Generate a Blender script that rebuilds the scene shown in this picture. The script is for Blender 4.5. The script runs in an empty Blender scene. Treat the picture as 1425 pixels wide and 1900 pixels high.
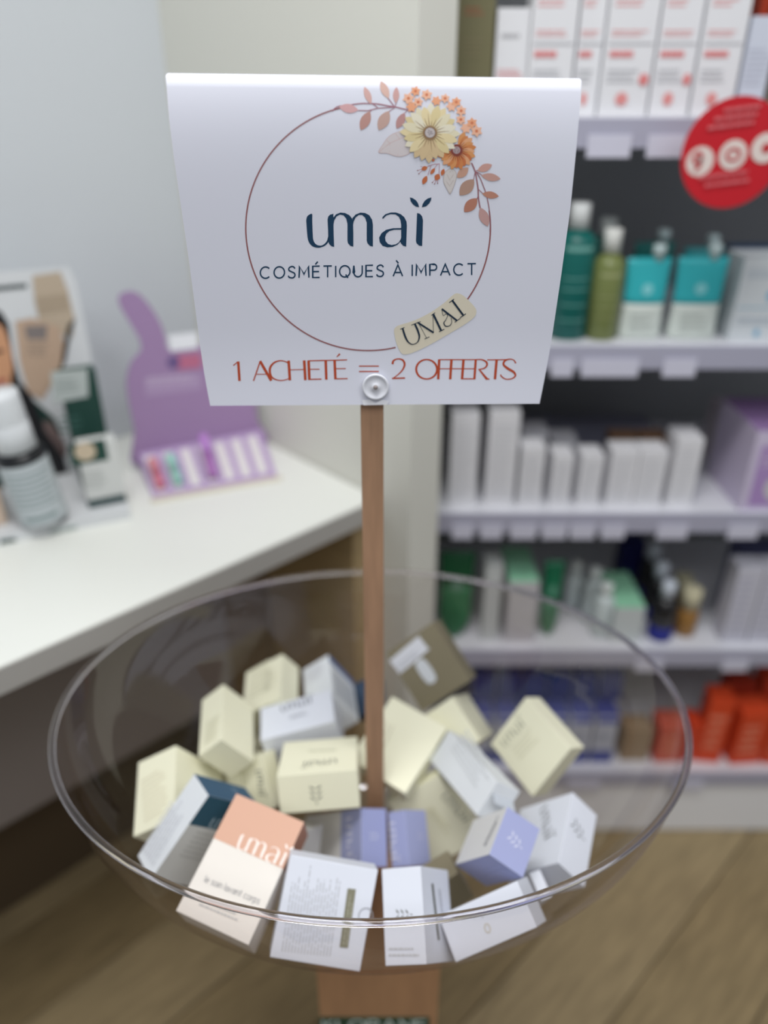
import bpy, bmesh, math, random
from mathutils import Vector, Matrix
from mathutils.geometry import tessellate_polygon

SC = bpy.context.scene
COL = SC.collection
random.seed(7)

# ---------------------------------------------------------------- camera, light, exposure
H = 1.55                                   # eye height
FPX = 1427.0                               # focal length in pixels of the 1425 x 1900 frame
TH = math.radians(29.2)                    # camera looks down by this much
CT, ST = math.cos(TH), math.sin(TH)
cd = bpy.data.cameras.new('camera')
cam = bpy.data.objects.new('camera', cd)
COL.objects.link(cam)
cam.location = (0, 0, H)
cam.rotation_euler = (math.pi/2 - TH, 0, 0)
cd.sensor_fit = 'VERTICAL'
cd.sensor_height = 36.0
cd.lens = FPX/1900*36
cd.clip_start = 0.01
cd.dof.use_dof = True
cd.dof.focus_distance = 0.59
cd.dof.aperture_fstop = 1.8
SC.camera = cam

SC.view_settings.view_transform = 'Standard'
SC.view_settings.look = 'None'
SC.view_settings.gamma = 1
SC.view_settings.exposure = 0.0
SC.view_settings.use_curve_mapping = False

w = bpy.data.worlds.new('world')
SC.world = w
w.use_nodes = True
w.node_tree.nodes['Background'].inputs[0].default_value = (0.93, 0.96, 1.0, 1)
w.node_tree.nodes['Background'].inputs[1].default_value = 0.31

def area(name, loc, size, power, col=(1, 1, 1), rot=(0, 0, 0)):
    l = bpy.data.lights.new(name, 'AREA')
    l.shape = 'RECTANGLE'; l.size, l.size_y = size
    l.energy = power; l.color = col
    o = bpy.data.objects.new(name, l); COL.objects.link(o)
    o.location = loc; o.rotation_euler = rot
    return o
area('ceiling_panel_light', (-0.1, 0.38, 2.75), (0.7, 0.4), 18.5, (1, 0.99, 0.97))
area('ceiling_panel_light', (-0.5, -0.9, 2.75), (1.2, 0.6), 13, (0.97, 0.98, 1))
area('ceiling_panel_light', (1.0, -0.35, 2.75), (1.2, 0.6), 16, (0.97, 0.98, 1))

# ---------------------------------------------------------------- helpers
def ray(px, py):
    u = (px-712.5)/FPX; v = (py-950)/FPX
    return Vector((u, CT - v*ST, -(ST + v*CT)))
EYE = Vector((0, 0, H))
def at(px, py, Y):                        # a pixel of the photograph, read off on the upright plane y = Y
    r = ray(px, py); return EYE + r*(Y/r.y)
def on(px, py, z):                        # ... on the level plane of height z
    r = ray(px, py); return EYE + r*((z-H)/r.z)
def onplane(px, py, p, n):
    r = ray(px, py); return EYE + r*((p-EYE).dot(n)/r.dot(n))

MATS = {}
def lin(c):
    return tuple(((x/255)/12.92 if x/255 <= .04045 else ((x/255+.055)/1.055)**2.4) for x in c)
def mat(name, rgb, rough=.55, spec=.4, metal=0, grain=0, scale=60, stretch=(1, 1, 1), bump=0):
    if name in MATS: return MATS[name]
    m = bpy.data.materials.new(name); m.use_nodes = True
    nt = m.node_tree; b = nt.nodes['Principled BSDF']
    c = lin(rgb)
    b.inputs['Base Color'].default_value = (*c, 1)
    b.inputs['Roughness'].default_value = rough
    b.inputs['Specular IOR Level'].default_value = spec
    b.inputs['Metallic'].default_value = metal
    if grain or bump:
        tc = nt.nodes.new('ShaderNodeTexCoord'); mp = nt.nodes.new('ShaderNodeMapping')
        mp.inputs['Scale'].default_value = stretch
        nz = nt.nodes.new('ShaderNodeTexNoise'); nz.inputs['Scale'].default_value = scale
        nz.inputs['Detail'].default_value = 4
        nt.links.new(tc.outputs['Object'], mp.inputs[0]); nt.links.new(mp.outputs[0], nz.inputs['Vector'])
        if grain:
            r = nt.nodes.new('ShaderNodeValToRGB')
            r.color_ramp.elements[0].position = .3; r.color_ramp.elements[1].position = .7
            r.color_ramp.elements[0].color = (*[x*(1-grain) for x in c], 1)
            r.color_ramp.elements[1].color = (*[min(1, x*(1+grain)) for x in c], 1)
            nt.links.new(nz.outputs['Fac'], r.inputs[0]); nt.links.new(r.outputs[0], b.inputs['Base Color'])
        if bump:
            bp = nt.nodes.new('ShaderNodeBump'); bp.inputs['Strength'].default_value = bump
            bp.inputs['Distance'].default_value = .001
            nt.links.new(nz.outputs['Fac'], bp.inputs['Height']); nt.links.new(bp.outputs[0], b.inputs['Normal'])
    MATS[name] = m
    return m
def rgbmat(rgb, rough=.55):
    return mat('print_%d_%d_%d' % tuple(rgb), rgb, rough)

def link(name, bm, mats, parent=None, smooth=False):
    me = bpy.data.meshes.new(name)
    bm.normal_update(); bm.to_mesh(me); bm.free()
    for m in (mats if isinstance(mats, (list, tuple)) else [mats]): me.materials.append(m)
    if smooth:
        for p in me.polygons: p.use_smooth = True
    o = bpy.data.objects.new(name, me); COL.objects.link(o)
    if parent is not None: o.parent = parent
    return o
def tag(o, label=None, cat=None, group=None, kind=None):
    for k, v in (('label', label), ('category', cat), ('group', group), ('kind', kind)):
        if v: o[k] = v
    return o
def empty(name, loc=(0, 0, 0), rz=0, **k):
    o = bpy.data.objects.new(name, None); COL.objects.link(o)
    o.location = loc; o.rotation_euler = (0, 0, rz); o.empty_display_size = .02
    tag(o, **k); return o
def bx(bm, x0, x1, y0, y1, z0, z1, bev=0, mi=0, M=None):
    vs = [bm.verts.new((x, y, z)) for x in (x0, x1) for y in (y0, y1) for z in (z0, z1)]
    fs = [bm.faces.new([vs[i] for i in q]) for q in
          ((0, 1, 3, 2), (4, 6, 7, 5), (0, 4, 5, 1), (2, 3, 7, 6), (0, 2, 6, 4), (1, 5, 7, 3))]
    for f in fs: f.material_index = mi
    if bev:
        es = list({e for f in fs for e in f.edges})
        r = bmesh.ops.bevel(bm, geom=es, offset=bev, segments=2, profile=.6, affect='EDGES')
        vs = list({v for f in r['faces'] for v in f.verts} | {v for v in vs if v.is_valid})
        for f in r['faces']: f.material_index = mi
    if M is not None: bmesh.ops.transform(bm, matrix=M, verts=[v for v in vs if v.is_valid])
def box(name, x0, x1, y0, y1, z0, z1, m, parent=None, bev=0):
    bm = bmesh.new(); bx(bm, x0, x1, y0, y1, z0, z1, bev)
    return link(name, bm, m, parent)
def lathe(bm, prof, cx=0, cy=0, n=28, sx=1, sy=1, mi=0):
    rings = []
    for r, z in prof:
        rings.append([bm.verts.new((cx+r*sx*math.cos(2*math.pi*i/n), cy+r*sy*math.sin(2*math.pi*i/n), z)) for i in range(n)])
    for a, b in zip(rings, rings[1:]):
        for i in range(n):
            f = bm.faces.new((a[i], a[(i+1) % n], b[(i+1) % n], b[i])); f.material_index = mi; f.smooth = True
    bm.faces.new(rings[0][::-1]).material_index = mi
    bm.faces.new(rings[-1]).material_index = mi

# ---- flat print: 2-D polygons and strokes, mapped onto a surface by a function
def stroke(pts):
    """pts = [(x, y, width)] -> list of quads"""
    out = []
    n = len(pts); L = []; R = []
    for i, (x, y, wd) in enumerate(pts):
        a = pts[max(0, i-1)]; b = pts[min(n-1, i+1)]
        dx, dy = b[0]-a[0], b[1]-a[1]; l = math.hypot(dx, dy) or 1
        k = 1.0
        if 0 < i < n-1:
            d1 = (x-a[0], y-a[1]); d2 = (b[0]-x, b[1]-y)
            c = (d1[0]*d2[0]+d1[1]*d2[1])/((math.hypot(*d1)*math.hypot(*d2)) or 1)
            k = 1/max(.45, math.sqrt(max(0, (1+c)/2)))
        nx, ny = -dy/l*wd/2*k, dx/l*wd/2*k
        L.append((x+nx, y+ny)); R.append((x-nx, y-ny))
    for i in range(n-1):
        out.append([L[i], L[i+1], R[i+1], R[i]])
    return out
def sw(w_, *pts): return stroke([(x, y, w_) for x, y in pts])
def smoothpts(pts, k=6):
    """Catmull-Rom through points of any dimension"""
    P = [pts[0]]+list(pts)+[pts[-1]]; out = []
    for i in range(1, len(P)-2):
        for j in range(k):
            t = j/k
            out.append(tuple(.5*((2*b)+(c-a)*t+(2*a-5*b+4*c-d)*t*t+(-a+3*b-3*c+d)*t**3)
                             for a, b, c, d in zip(P[i-1], P[i], P[i+1], P[i+2])))
    out.append(tuple(pts[-1])); return out
def closedsmooth(pts, k=5):
    n = len(pts); out = []
    for i in range(n):
        p0, p1, p2, p3 = pts[i-1], pts[i], pts[(i+1) % n], pts[(i+2) % n]
        for j in range(k):
            t = j/k
            out.append(tuple(.5*((2*b)+(c-a)*t+(2*a-5*b+4*c-d)*t*t+(-a+3*b-3*c+d)*t**3) for a, b, c, d in zip(p0, p1, p2, p3)))
    return out
def lens(x0, y0, x1, y1, wd, k=7, fat=.5):
    dx, dy = x1-x0, y1-y0; l = math.hypot(dx, dy); nx, ny = -dy/l, dx/l
    a, b = [], []
    for i in range(k+1):
        t = i/k; h = wd/2*math.sin(math.pi*t**(math.log(.5)/math.log(fat)))**.8
        a.append((x0+dx*t+nx*h, y0+dy*t+ny*h)); b.append((x0+dx*t-nx*h, y0+dy*t-ny*h))
    return a + b[::-1][1:-1]
def disc(x, y, r, n=20, ry=None):
    return [(x+r*math.cos(2*math.pi*i/n), y+(ry or r)*math.sin(2*math.pi*i/n)) for i in range(n)]
def arc(x, y, rx, ry, a0, a1, n=24):
    return [(x+rx*math.cos(math.radians(a0+(a1-a0)*i/n)), y+ry*math.sin(math.radians(a0+(a1-a0)*i/n))) for i in range(n+1)]
class Print:
    """collects coloured polygons; 'lift' keeps later layers of ink above earlier ones"""
    def __init__(self, fn, lift0=.00012, dl=.000008): self.fn = fn; self.items = []; self.l = lift0; self.dl = dl
    def add(self, polys, m):
        if polys and not isinstance(polys[0], list): polys = [polys]
        self.items.append((polys, m, self.l)); self.l += self.dl
        return self
    def build(self, name, parent=None):
        bm = bmesh.new(); mats = []
        for polys, m, lift in self.items:
            if m not in mats: mats.append(m)
            mi = mats.index(m)
            for p in polys:
                q = [p[i] for i in range(len(p)) if (abs(p[i][0]-p[i-1][0])+abs(p[i][1]-p[i-1][1])) > 1e-7]
                if len(q) < 3: continue
                vs = [bm.verts.new(self.fn(x, y, lift)) for x, y in q]
                for t in tessellate_polygon([[Vector((x, y, 0)) for x, y in q]]):
                    try: bm.faces.new([vs[i] for i in t]).material_index = mi
                    except ValueError: pass
        o = link(name, bm, mats or [rgbmat((0, 0, 0))])
        if parent is not None:
            o.parent = parent; bpy.context.view_layer.update()
            o.matrix_parent_inverse = parent.matrix_world.inverted()
        return o

# ---- a plain stroke alphabet, cap height 1, y up
G = {
 'A': (.9, [[(0, 0), (.45, 1), (.9, 0)], [(.16, .33), (.74, .33)]]),
 'C': (.95, [arc(.5, .5, .5, .5, 45, 315)]), 'O': (1.0, [arc(.5, .5, .5, .5, 0, 360)]),
 'S': (.66, [smoothpts([(.64, .82), (.5, .97), (.3, 1), (.08, .88), (.06, .68), (.3, .54), (.56, .42), (.64, .22), (.5, .03), (.3, 0), (.08, .06), (0, .2)], 4)]),
 'M': (.95, [[(0, 0), (.06, 1), (.475, .3), (.89, 1), (.95, 0)]]),
 'E': (.66, [[(.66, 1), (0, 1), (0, 0), (.66, 0)], [(0, .52), (.6, .52)]]),
 'F': (.6, [[(.62, 1), (0, 1), (0, 0)], [(0, .52), (.56, .52)]]),
 'T': (.8, [[(0, 1), (.8, 1)], [(.4, 1), (.4, 0)]]), 'I': (.02, [[(.01, 0), (.01, 1)]]),
 'Q': (1.0, [arc(.5, .5, .5, .5, 0, 360), [(.58, .22), (.8, -.08)]]),
 'U': (.8, [[(0, 1), (0, .4)] + arc(.4, .4, .4, .4, 180, 360, 12) + [(.8, 1)]]),
 'P': (.66, [[(0, 0), (0, 1), (.4, 1)] + arc(.4, .74, .25, .26, 90, -90, 10) + [(0, .48)]]),
 'R': (.7, [[(0, 0), (0, 1), (.4, 1)] + arc(.4, .74, .25, .26, 90, -90, 10) + [(0, .48)], [(.36, .48), (.7, 0)]]),
 'K': (.7, [[(0, 0), (0, 1)], [(.65, 1), (.02, .42)], [(.2, .58), (.7, 0)]]),
 'L': (.56, [[(0, 1), (0, 0), (.56, 0)]]), 'N': (.8, [[(0, 0), (0, 1), (.8, 0), (.8, 1)]]),
 'D': (.8, [[(0, 0), (0, 1), (.35, 1)] + arc(.35, .5, .45, .5, 90, -90, 12) + [(0, 0)]]),
 'V': (.85, [[(0, 1), (.42, 0), (.85, 1)]]), 'H': (.8, [[(0, 0), (0, 1)], [(.8, 0), (.8, 1)], [(0, .5), (.8, .5)]]),
 'l': (.1, [[(.05, 0), (.05, 1)]]), 'e': (.5, [[(.03, .34), (.49, .34)] + arc(.26, .32, .24, .32, 5, 310, 14)]),
 's': (.36, [smoothpts([(.34, .54), (.2, .64), (.05, .5), (.2, .34), (.34, .18), (.2, 0), (.02, .1)], 3)]),
 'o': (.52, [arc(.26, .32, .25, .32, 0, 360, 14)]), 'i': (.06, [[(.03, 0), (.03, .64)], [(.03, .82), (.03, .9)]]),
 'n': (.44, [[(.02, 0), (.02, .64)], [(.02, .4)] + arc(.22, .4, .2, .24, 150, 0, 8) + [(.42, 0)]]),
 'a': (.46, [arc(.23, .3, .2, .3, 0, 360, 12), [(.44, .62), (.44, 0)]]),
 'v': (.44, [[(0, .64), (.22, 0), (.44, .64)]]), 't': (.32, [[(.14, .95), (.14, .08), (.3, 0)], [(0, .64), (.3, .64)]]),
 'c': (.44, [arc(.26, .32, .24, .32, 50, 310, 12)]), 'r': (.3, [[(.02, 0), (.02, .64)], [(.02, .4), (.12, .6), (.3, .62)]]),
 'p': (.48, [[(.02, -.35), (.02, .64)], arc(.24, .32, .22, .32, 0, 360, 12)]),
 '9': (.55, [arc(.27, .7, .25, .28, 0, 360, 12), [(.52, .7), (.45, .2), (.2, 0)]]),
}
def text(s, wd=.09, gap=.26, space=.6):
    """polygons of a line of text starting at x=0, cap height 1; returns polys, width"""
    x = 0; out = []
    for ch in s:
        acc = None
        if ch in 'ÉÀ': acc = ch; ch = {'É': 'E', 'À': 'A'}[ch]
        if ch == ' ': x += space; continue
        gw, st = G[ch]
        for p in st: out += sw(wd, *[(x+a, b) for a, b in p])
        if acc == 'É': out += sw(wd, (x+.25, 1.15), (x+.48, 1.4))
        if acc == 'À': out += sw(wd, (x+.5, 1.15), (x+.28, 1.4))
        x += gw+gap
    return out, x-gap
def bars(w_, h_, rows, seed=1, th=.35):
    """a block of small illegible print"""
    rr = random.Random(seed); out = []
    for r in range(rows):
        y = h_*(1-(r+.5)/rows); x = 0; end = w_*rr.uniform(.7, 1)
        while x < end:
            l = rr.uniform(.05, .16)*w_; l = min(l, end-x)
            t = h_/rows*th/2
            out.append([(x, y-t), (x+l, y-t), (x+l, y+t), (x, y+t)]); x += l+.02*w_
    return out
def Zp(polys, ox, oy, s): return [[(ox+x/s, oy+y/s) for x, y in p] for p in polys]

# the wordmark, drawn in its own units (y down)
LOGO = [
 smoothpts([(143, 300), (150, 268), (165, 250), (198, 238), (200, 300), (205, 430), (212, 490), (235, 525), (270, 538), (305, 530), (338, 495), (352, 450),
            (354, 500), (325, 535), (290, 552), (255, 558), (210, 548), (178, 520), (160, 480), (152, 420), (143, 300)], 3),
 [(345, 290), (352, 262), (370, 245), (400, 237), (400, 300), (402, 420), (407, 550), (385, 545), (362, 525), (352, 500), (350, 400)],
 [(398, 275), (425, 242), (465, 226), (510, 230), (550, 250), (575, 280), (585, 320), (588, 420), (588, 548), (560, 540), (538, 515), (533, 490), (533, 330),
  (520, 280), (495, 252), (462, 245), (430, 262), (408, 300), (399, 350)],
 [(578, 280), (610, 244), (655, 226), (700, 230), (740, 252), (766, 295), (773, 340), (773, 547), (745, 540), (722, 515), (715, 490), (715, 320), (700, 275),
  (672, 249), (640, 249), (610, 272), (592, 310), (585, 345)],
 [(862, 285), (864, 268), (890, 242), (940, 225), (990, 225), (1035, 240), (1070, 270), (1090, 310), (1094, 350), (1087, 547), (1060, 540), (1037, 515), (1032, 495),
  (1040, 460), (1040, 340), (1034, 300), (1018, 265), (985, 243), (940, 241), (900, 254), (872, 282)],
 [(1041, 372), (960, 374), (900, 388), (855, 420), (832, 462), (838, 505), (865, 540), (910, 554), (960, 550), (1005, 530), (1040, 495),
  (1036, 478), (1018, 507), (990, 525), (950, 533), (915, 522), (893, 495), (888, 460), (900, 425), (930, 400), (975, 388), (1041, 387)],
 [(1190, 230), (1215, 236), (1238, 262), (1246, 300), (1238, 542), (1210, 538), (1185, 515), (1180, 490)],
 [(1122, 82), (1150, 90), (1180, 110), (1200, 140), (1210, 175), (1180, 170), (1150, 148), (1130, 118)],
 [(1325, 82), (1322, 110), (1305, 140), (1275, 168), (1235, 176), (1243, 145), (1262, 115), (1290, 93)]]
LOGO_UP = [[((x-143)/1180, (558-y)/1180) for x, y in p] for p in LOGO]      # width 1, height .4, y up
def leafmark():
    """small sprig of three chevron leaves and a stem, height 1, centred on x=0, y up"""
    out = []
    for i in range(3):
        y = .24+.27*i
        out += [lens(-.04, y, -.48, y+.17, .085), lens(.04, y, .48, y+.17, .085)]
    out += sw(.08, (0, 0), (0, .14)); return out
# ---------------------------------------------------------------- the setting
M_WALL = mat('wall_cool', (205, 210, 215), .7)
M_WALLW = mat('wall_warm', (222, 222, 213), .7)  # left wall in a cooler tone, end wall in a warmer one
U = Vector((.725, .689, 0)); N = Vector((-.689, .725, 0)); P0 = Vector((-.467, .725, 0))   # counter frame: along, into the wall
RZ = math.atan2(U.y, U.x)
def cf(u, n, z=0): return P0 + U*u + N*n + Vector((0, 0, z))
def fbox(bm, u0, u1, n0, n1, z0, z1, bev=0):                                                # a box in the counter's frame
    bx(bm, u0, u1, n0, n1, z0, z1, bev, M=Matrix.Translation(P0) @ Matrix.Rotation(RZ, 4, 'Z'))
def fobj(name, args, m, parent=None, bev=0):
    bm = bmesh.new(); fbox(bm, *args, bev); return link(name, bm, m, parent)
UW = .6335; NW = .545
tag(fobj('wall_left', (-3.0, UW+.07, NW, NW+.08, 0, 2.9), M_WALL), kind='structure')
tag(fobj('wall_end', (UW, UW+.07, -.073, NW, 0, 2.9), M_WALLW), kind='structure')
tag(box('wall_back', .0, 3.2, 1.69, 1.75, 0, 2.9, mat('wall_grey', (120, 122, 124), .7)), kind='structure')
tag(box('trim_1', .046, .0606, 1.22, 1.30, 0, 2.9, mat('trim_grey', (140, 146, 150), .5)), kind='structure')

M_SUB = mat('subfloor', (52, 42, 28), .9)
fl = tag(box('floor', -3, 3.2, -1.2, 2.6, -.05, -.004, M_SUB), kind='structure')
pm = [mat('oak_plank_%s' % n, c, .45, .35, grain=.2, scale=9, stretch=(1, 9, 1), bump=.15) for n, c in
      (('pale', (160, 142, 108)), ('mid', (150, 132, 98)), ('deep', (141, 123, 90)))]
rr = random.Random(9); W, LN = .19, 1.8
plank_me = []
for m in pm:
    bm = bmesh.new(); bx(bm, .0015, LN-.0015, .0015, W-.0015, -.012, 0, .0012)
    me = bpy.data.meshes.new('plank'); bm.to_mesh(me); bm.free(); me.materials.append(m); plank_me.append(me)
O0 = Vector((.825, 1.177, 0))                                   # a point on a seam seen in the photograph
for j in range(-7, 8):
    off = rr.uniform(0, LN)
    for i in range(-3, 3):
        q = O0 + U*(i*LN+off) + N*(j*W)
        m_ = q + U*LN/2
        if not (-1.9 < m_.x < 2.5 and -.5 < m_.y < 2.0): continue
        o = bpy.data.objects.new('plank', rr.choice(plank_me)); COL.objects.link(o)
        o.location = q; o.rotation_euler = (0, 0, RZ); o.parent = fl

# ---------------------------------------------------------------- counter
ZC = H-.62
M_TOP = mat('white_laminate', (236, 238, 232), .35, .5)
ct = empty('counter', cf(.2, .25, 0), label='white counter with a pale slab top behind the bowl, along the left wall', cat='counter')
def cchild(o): o.parent = ct; bpy.context.view_layer.update(); o.matrix_parent_inverse = ct.matrix_world.inverted(); return o
bpy.context.view_layer.update()
cchild(fobj('countertop', (-1.6, UW-.002, 0, NW-.002, ZC-.042, ZC), M_TOP, bev=.002))
cchild(fobj('edge_band', (-1.6, UW-.002, -.0012, -.0002, ZC-.040, ZC-.003), mat('edge_grey', (176, 174, 170), .5)))
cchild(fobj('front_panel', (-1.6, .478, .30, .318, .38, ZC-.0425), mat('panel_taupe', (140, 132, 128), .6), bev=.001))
cchild(fobj('wood_panel', (.479, .588, .30, .318, 0.0, ZC-.0425), mat('panel_brown', (118, 98, 70), .6, grain=.15, scale=14, stretch=(1, 1, 8)), bev=.001))
cchild(fobj('end_panel', (.59, UW-.003, .02, NW-.01, 0.0, ZC-.0425), mat('panel_oak', (168, 146, 108), .6, grain=.12, scale=14, stretch=(1, 1, 8)), bev=.001))
cchild(fobj('shade_board', (-.92, .478, .45, .465, 0, .50), mat('shade_brown', (84, 70, 52), .7)))  # dark board put in for the shade beneath the counter
cchild(fobj('side_panel', (-.95, -.93, .02, NW-.01, 0.0, ZC-.0425), mat('panel_taupe', (140, 132, 128), .6)))  # unseen panel, added to keep light from the left out from under the counter

# ---------------------------------------------------------------- counter displays
def onboard(p, q):
    """frame of an upright board standing on the counter between two ground pixels"""
    a = on(*p, ZC); b = on(*q, ZC); d = (b-a).normalized(); n = d.cross(Vector((0, 0, 1))).normalized()
    if n.dot(EYE-a) < 0: n = -n
    return a, d, n
def slab(name, pts, a, n, t, m, parent=None, lift=0.):
    """polygon given by photo pixels, cast on the board plane (shifted by lift along n), thickness t behind it"""
    bm = bmesh.new()
    f = [bm.verts.new(onplane(x, y, a+n*lift, n)) for x, y in pts]
    b = [bm.verts.new(v.co-n*t) for v in f]
    bm.faces.new(f); bm.faces.new(b[::-1])
    for i in range(len(f)): bm.faces.new((f[i], b[i], b[(i+1) % len(f)], f[(i+1) % len(f)]))
    bmesh.ops.recalc_face_normals(bm, faces=bm.faces[:])
    return link(name, bm, m, parent)
def pr(a, n, lift0=.0003):
    return Print(lambda x, y, l: onplane(x, y, a+n*l, n), lift0, .0002)

# purple rabbit display
a2, d2, n2 = onboard((262, 872), (486, 826))
ds = empty('rabbit_display', label='purple cardboard display with rabbit ears holding lip balms on the counter', cat='display')
M_PUR = mat('purple_card', (160, 132, 172), .6)
zup = Vector((0, 0, 1))
hd = closedsmooth([(262, 872), (250, 800), (238, 740), (235, 705), (244, 672), (262, 650), (258, 628), (240, 598), (222, 566), (222, 549), (238, 541), (258, 546),
                   (280, 570), (300, 604), (309, 634), (318, 648), (395, 634), (400, 606), (415, 562), (436, 527), (456, 520), (468, 540), (464, 590), (448, 632), (462, 664),
                   (472, 720), (478, 780), (486, 826)], 3)
hd = [p for p in hd if p[1] < 873]
slab('backboard', hd, a2, n2, .004, M_PUR, ds)
prp = pr(a2, n2)
prp.add([(268, 700), (372, 690), (374, 722), (270, 736)], rgbmat((172, 148, 184)))
prp.add([[(272+x, 716-y-x*.08) for x, y in p] for p in bars(94, 16, 2, 5)], rgbmat((200, 184, 208)))
prp.add([(312, 622), (366, 616), (368, 646), (316, 652)], rgbmat((236, 238, 244)))
prp.add([(325, 660), (372, 655), (374, 682), (330, 686)], rgbmat((188, 110, 140)))
prp.add(disc(322, 672, 12), rgbmat((110, 90, 140)))
prp.build('printed_header', ds)
# sloping tray in front of the board
tfl, tfr = on(286, 928, ZC), on(514, 888, ZC)
tbl, tbr = a2 + n2*.002, a2 + d2*(on(486, 826, ZC)-a2).length + n2*.002
def tray(s, t, lift=0):                       # s along 0..1, t front(0)..back(1)
    f = tfl.lerp(tfr, s); b = tbl.lerp(tbr, s)
    return f.lerp(b, t) + Vector((0, 0, .004+.030*t+lift))
bm = bmesh.new()
vs = [bm.verts.new(p) for p in (tray(0, 0), tray(1, 0), tray(1, 1), tray(0, 1))] + \
     [bm.verts.new(Vector((p.x, p.y, ZC))) for p in (tray(0, 0), tray(1, 0), tray(1, 1), tray(0, 1))]
for q in ((0, 1, 2, 3), (7, 6, 5, 4), (0, 4, 5, 1), (1, 5, 6, 2), (2, 6, 7, 3), (3, 7, 4, 0)): bm.faces.new([vs[i] for i in q])
link('tray', bm, mat('lilac_card', (184, 160, 200), .6), ds)
bm = bmesh.new()
e0, e1 = tfl+n2*.010-d2*.006, tfr+n2*.010+d2*.006
for (p, q) in ((e0, e1),):
    v = [bm.verts.new(x) for x in (p+zup*.0, q+zup*.0, q+zup*.006, p+zup*.006, p-n2*.008, q-n2*.008, q-n2*.008+zup*.006, p-n2*.008+zup*.006)]
    for f in ((0, 1, 2, 3), (5, 4, 7, 6), (3, 2, 6, 7), (0, 4, 5, 1), (0, 3, 7, 4), (1, 5, 6, 2)): bm.faces.new([v[i] for i in f])
link('front_lip', bm, mat('cream_card', (214, 206, 190), .6), ds)
M_SLOT = mat('slot_white', (226, 222, 222), .6)
for k in range(7):
    s0, s1 = .03+k*.138, .03+k*.138+.085
    bm = bmesh.new()
    bm.faces.new([bm.verts.new(tray(s, t, .0006)) for s, t in ((s0, .1), (s1, .1), (s1, .9), (s0, .9))])
    link('slot', bm, M_SLOT, ds)
def balm(s, col, cap, label, tilt=0, r=.0085, L=.062, dz=0):
    a = tray(s, .12, r+.001+dz); b = tray(s, .12, r+.001+dz) + (tray(s, .95, r)-tray(s, .12, r)).normalized()*L + zup*tilt
    ax = (b-a).normalized(); q = ax.to_track_quat('Z', 'Y')
    root = empty('lip_balm', a, label=label, cat='lip balm', group='lip balms in the rabbit display')
    root.rotation_mode = 'QUATERNION'; root.rotation_quaternion = q
    Lh = (b-a).length
    bm = bmesh.new(); lathe(bm, [(r*.9, 0), (r, .001), (r, Lh*.55)], n=18); link('tube', bm, rgbmat(col), root)
    bm = bmesh.new(); lathe(bm, [(r*1.04, Lh*.56), (r*1.04, Lh*.96), (r*.8, Lh)], n=18); link('cap', bm, rgbmat(cap), root)
balm(.075, (206, 120, 140), (214, 140, 150), 'pink lip balm stick, leftmost in the purple rabbit display', L=.075)
balm(.215, (150, 200, 188), (160, 212, 200), 'mint green lip balm stick in the purple rabbit display', L=.08)
balm(.49, (168, 112, 178), (184, 132, 204), 'violet lip balm standing tall in the purple rabbit display', tilt=.03, L=.08)

# skin care display at far left
a1, d1, n1 = onboard((30, 915), (206, 872))
dp = empty('skincare_display', label='white cardboard display with a printed face poster at the left end of the counter', cat='display')
slab('backboard', [(-90, 930), (-90, 512), (0, 506), (128, 497), (140, 520), (214, 876)], a1, n1, .004, mat('white_card', (214, 217, 220), .6), dp)
q = pr(a1, n1)
q.add([(-80, 700), (-80, 560), (-30, 560), (2, 578), (16, 600), (24, 660), (40, 720), (62, 760), (90, 800), (110, 850), (140, 900), (-60, 925)], rgbmat((24, 24, 28)))
q.add(closedsmooth([(-60, 640), (-30, 596), (2, 604), (16, 634), (22, 664), (24, 700), (12, 722), (-20, 745), (-56, 720)], 4), rgbmat((206, 154, 118)))
q.add(lens(-14, 655, 8, 650, 8), rgbmat((70, 46, 40)))
q.add(lens(-10, 712, 14, 704, 9), rgbmat((170, 90, 84)))
q.add([(-80, 538), (50, 526), (50, 534), (-80, 547)], rgbmat((70, 82, 84)))
q.add([(60, 512), (112, 504), (126, 540), (138, 590), (135, 625), (76, 610), (64, 560)], rgbmat((186, 170, 150)))
q.add([(66, 552), (124, 545), (130, 575), (72, 585)], rgbmat((170, 154, 134)))
q.add([(28, 596), (60, 590), (110, 606), (120, 640), (115, 680), (92, 720), (78, 742), (52, 728), (36, 670)], rgbmat((190, 164, 142)))
q.add([(45, 605), (88, 603), (86, 630), (50, 630)], rgbmat((130, 122, 120)))
q.add([[(50+x, 662-y) for x, y in p] for p in bars(40, 28, 4, 2)], rgbmat((150, 136, 124)))
q.add([(126, 604), (140, 590), (130, 625), (122, 668), (112, 690), (118, 640)], rgbmat((40, 38, 38)))
q.add([(40, 730), (62, 742), (100, 775), (112, 800), (104, 830), (70, 790)], rgbmat((18, 54, 48)))
q.add(closedsmooth([(80, 782), (96, 786), (118, 818), (124, 842), (112, 846), (92, 822)], 3), rgbmat((118, 100, 98)))
q.add([(22, 690), (60, 736), (84, 800), (120, 850), (140, 925), (110, 935), (60, 905), (18, 770)], rgbmat((24, 24, 28)))
q.build('printed_poster', dp)
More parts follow.
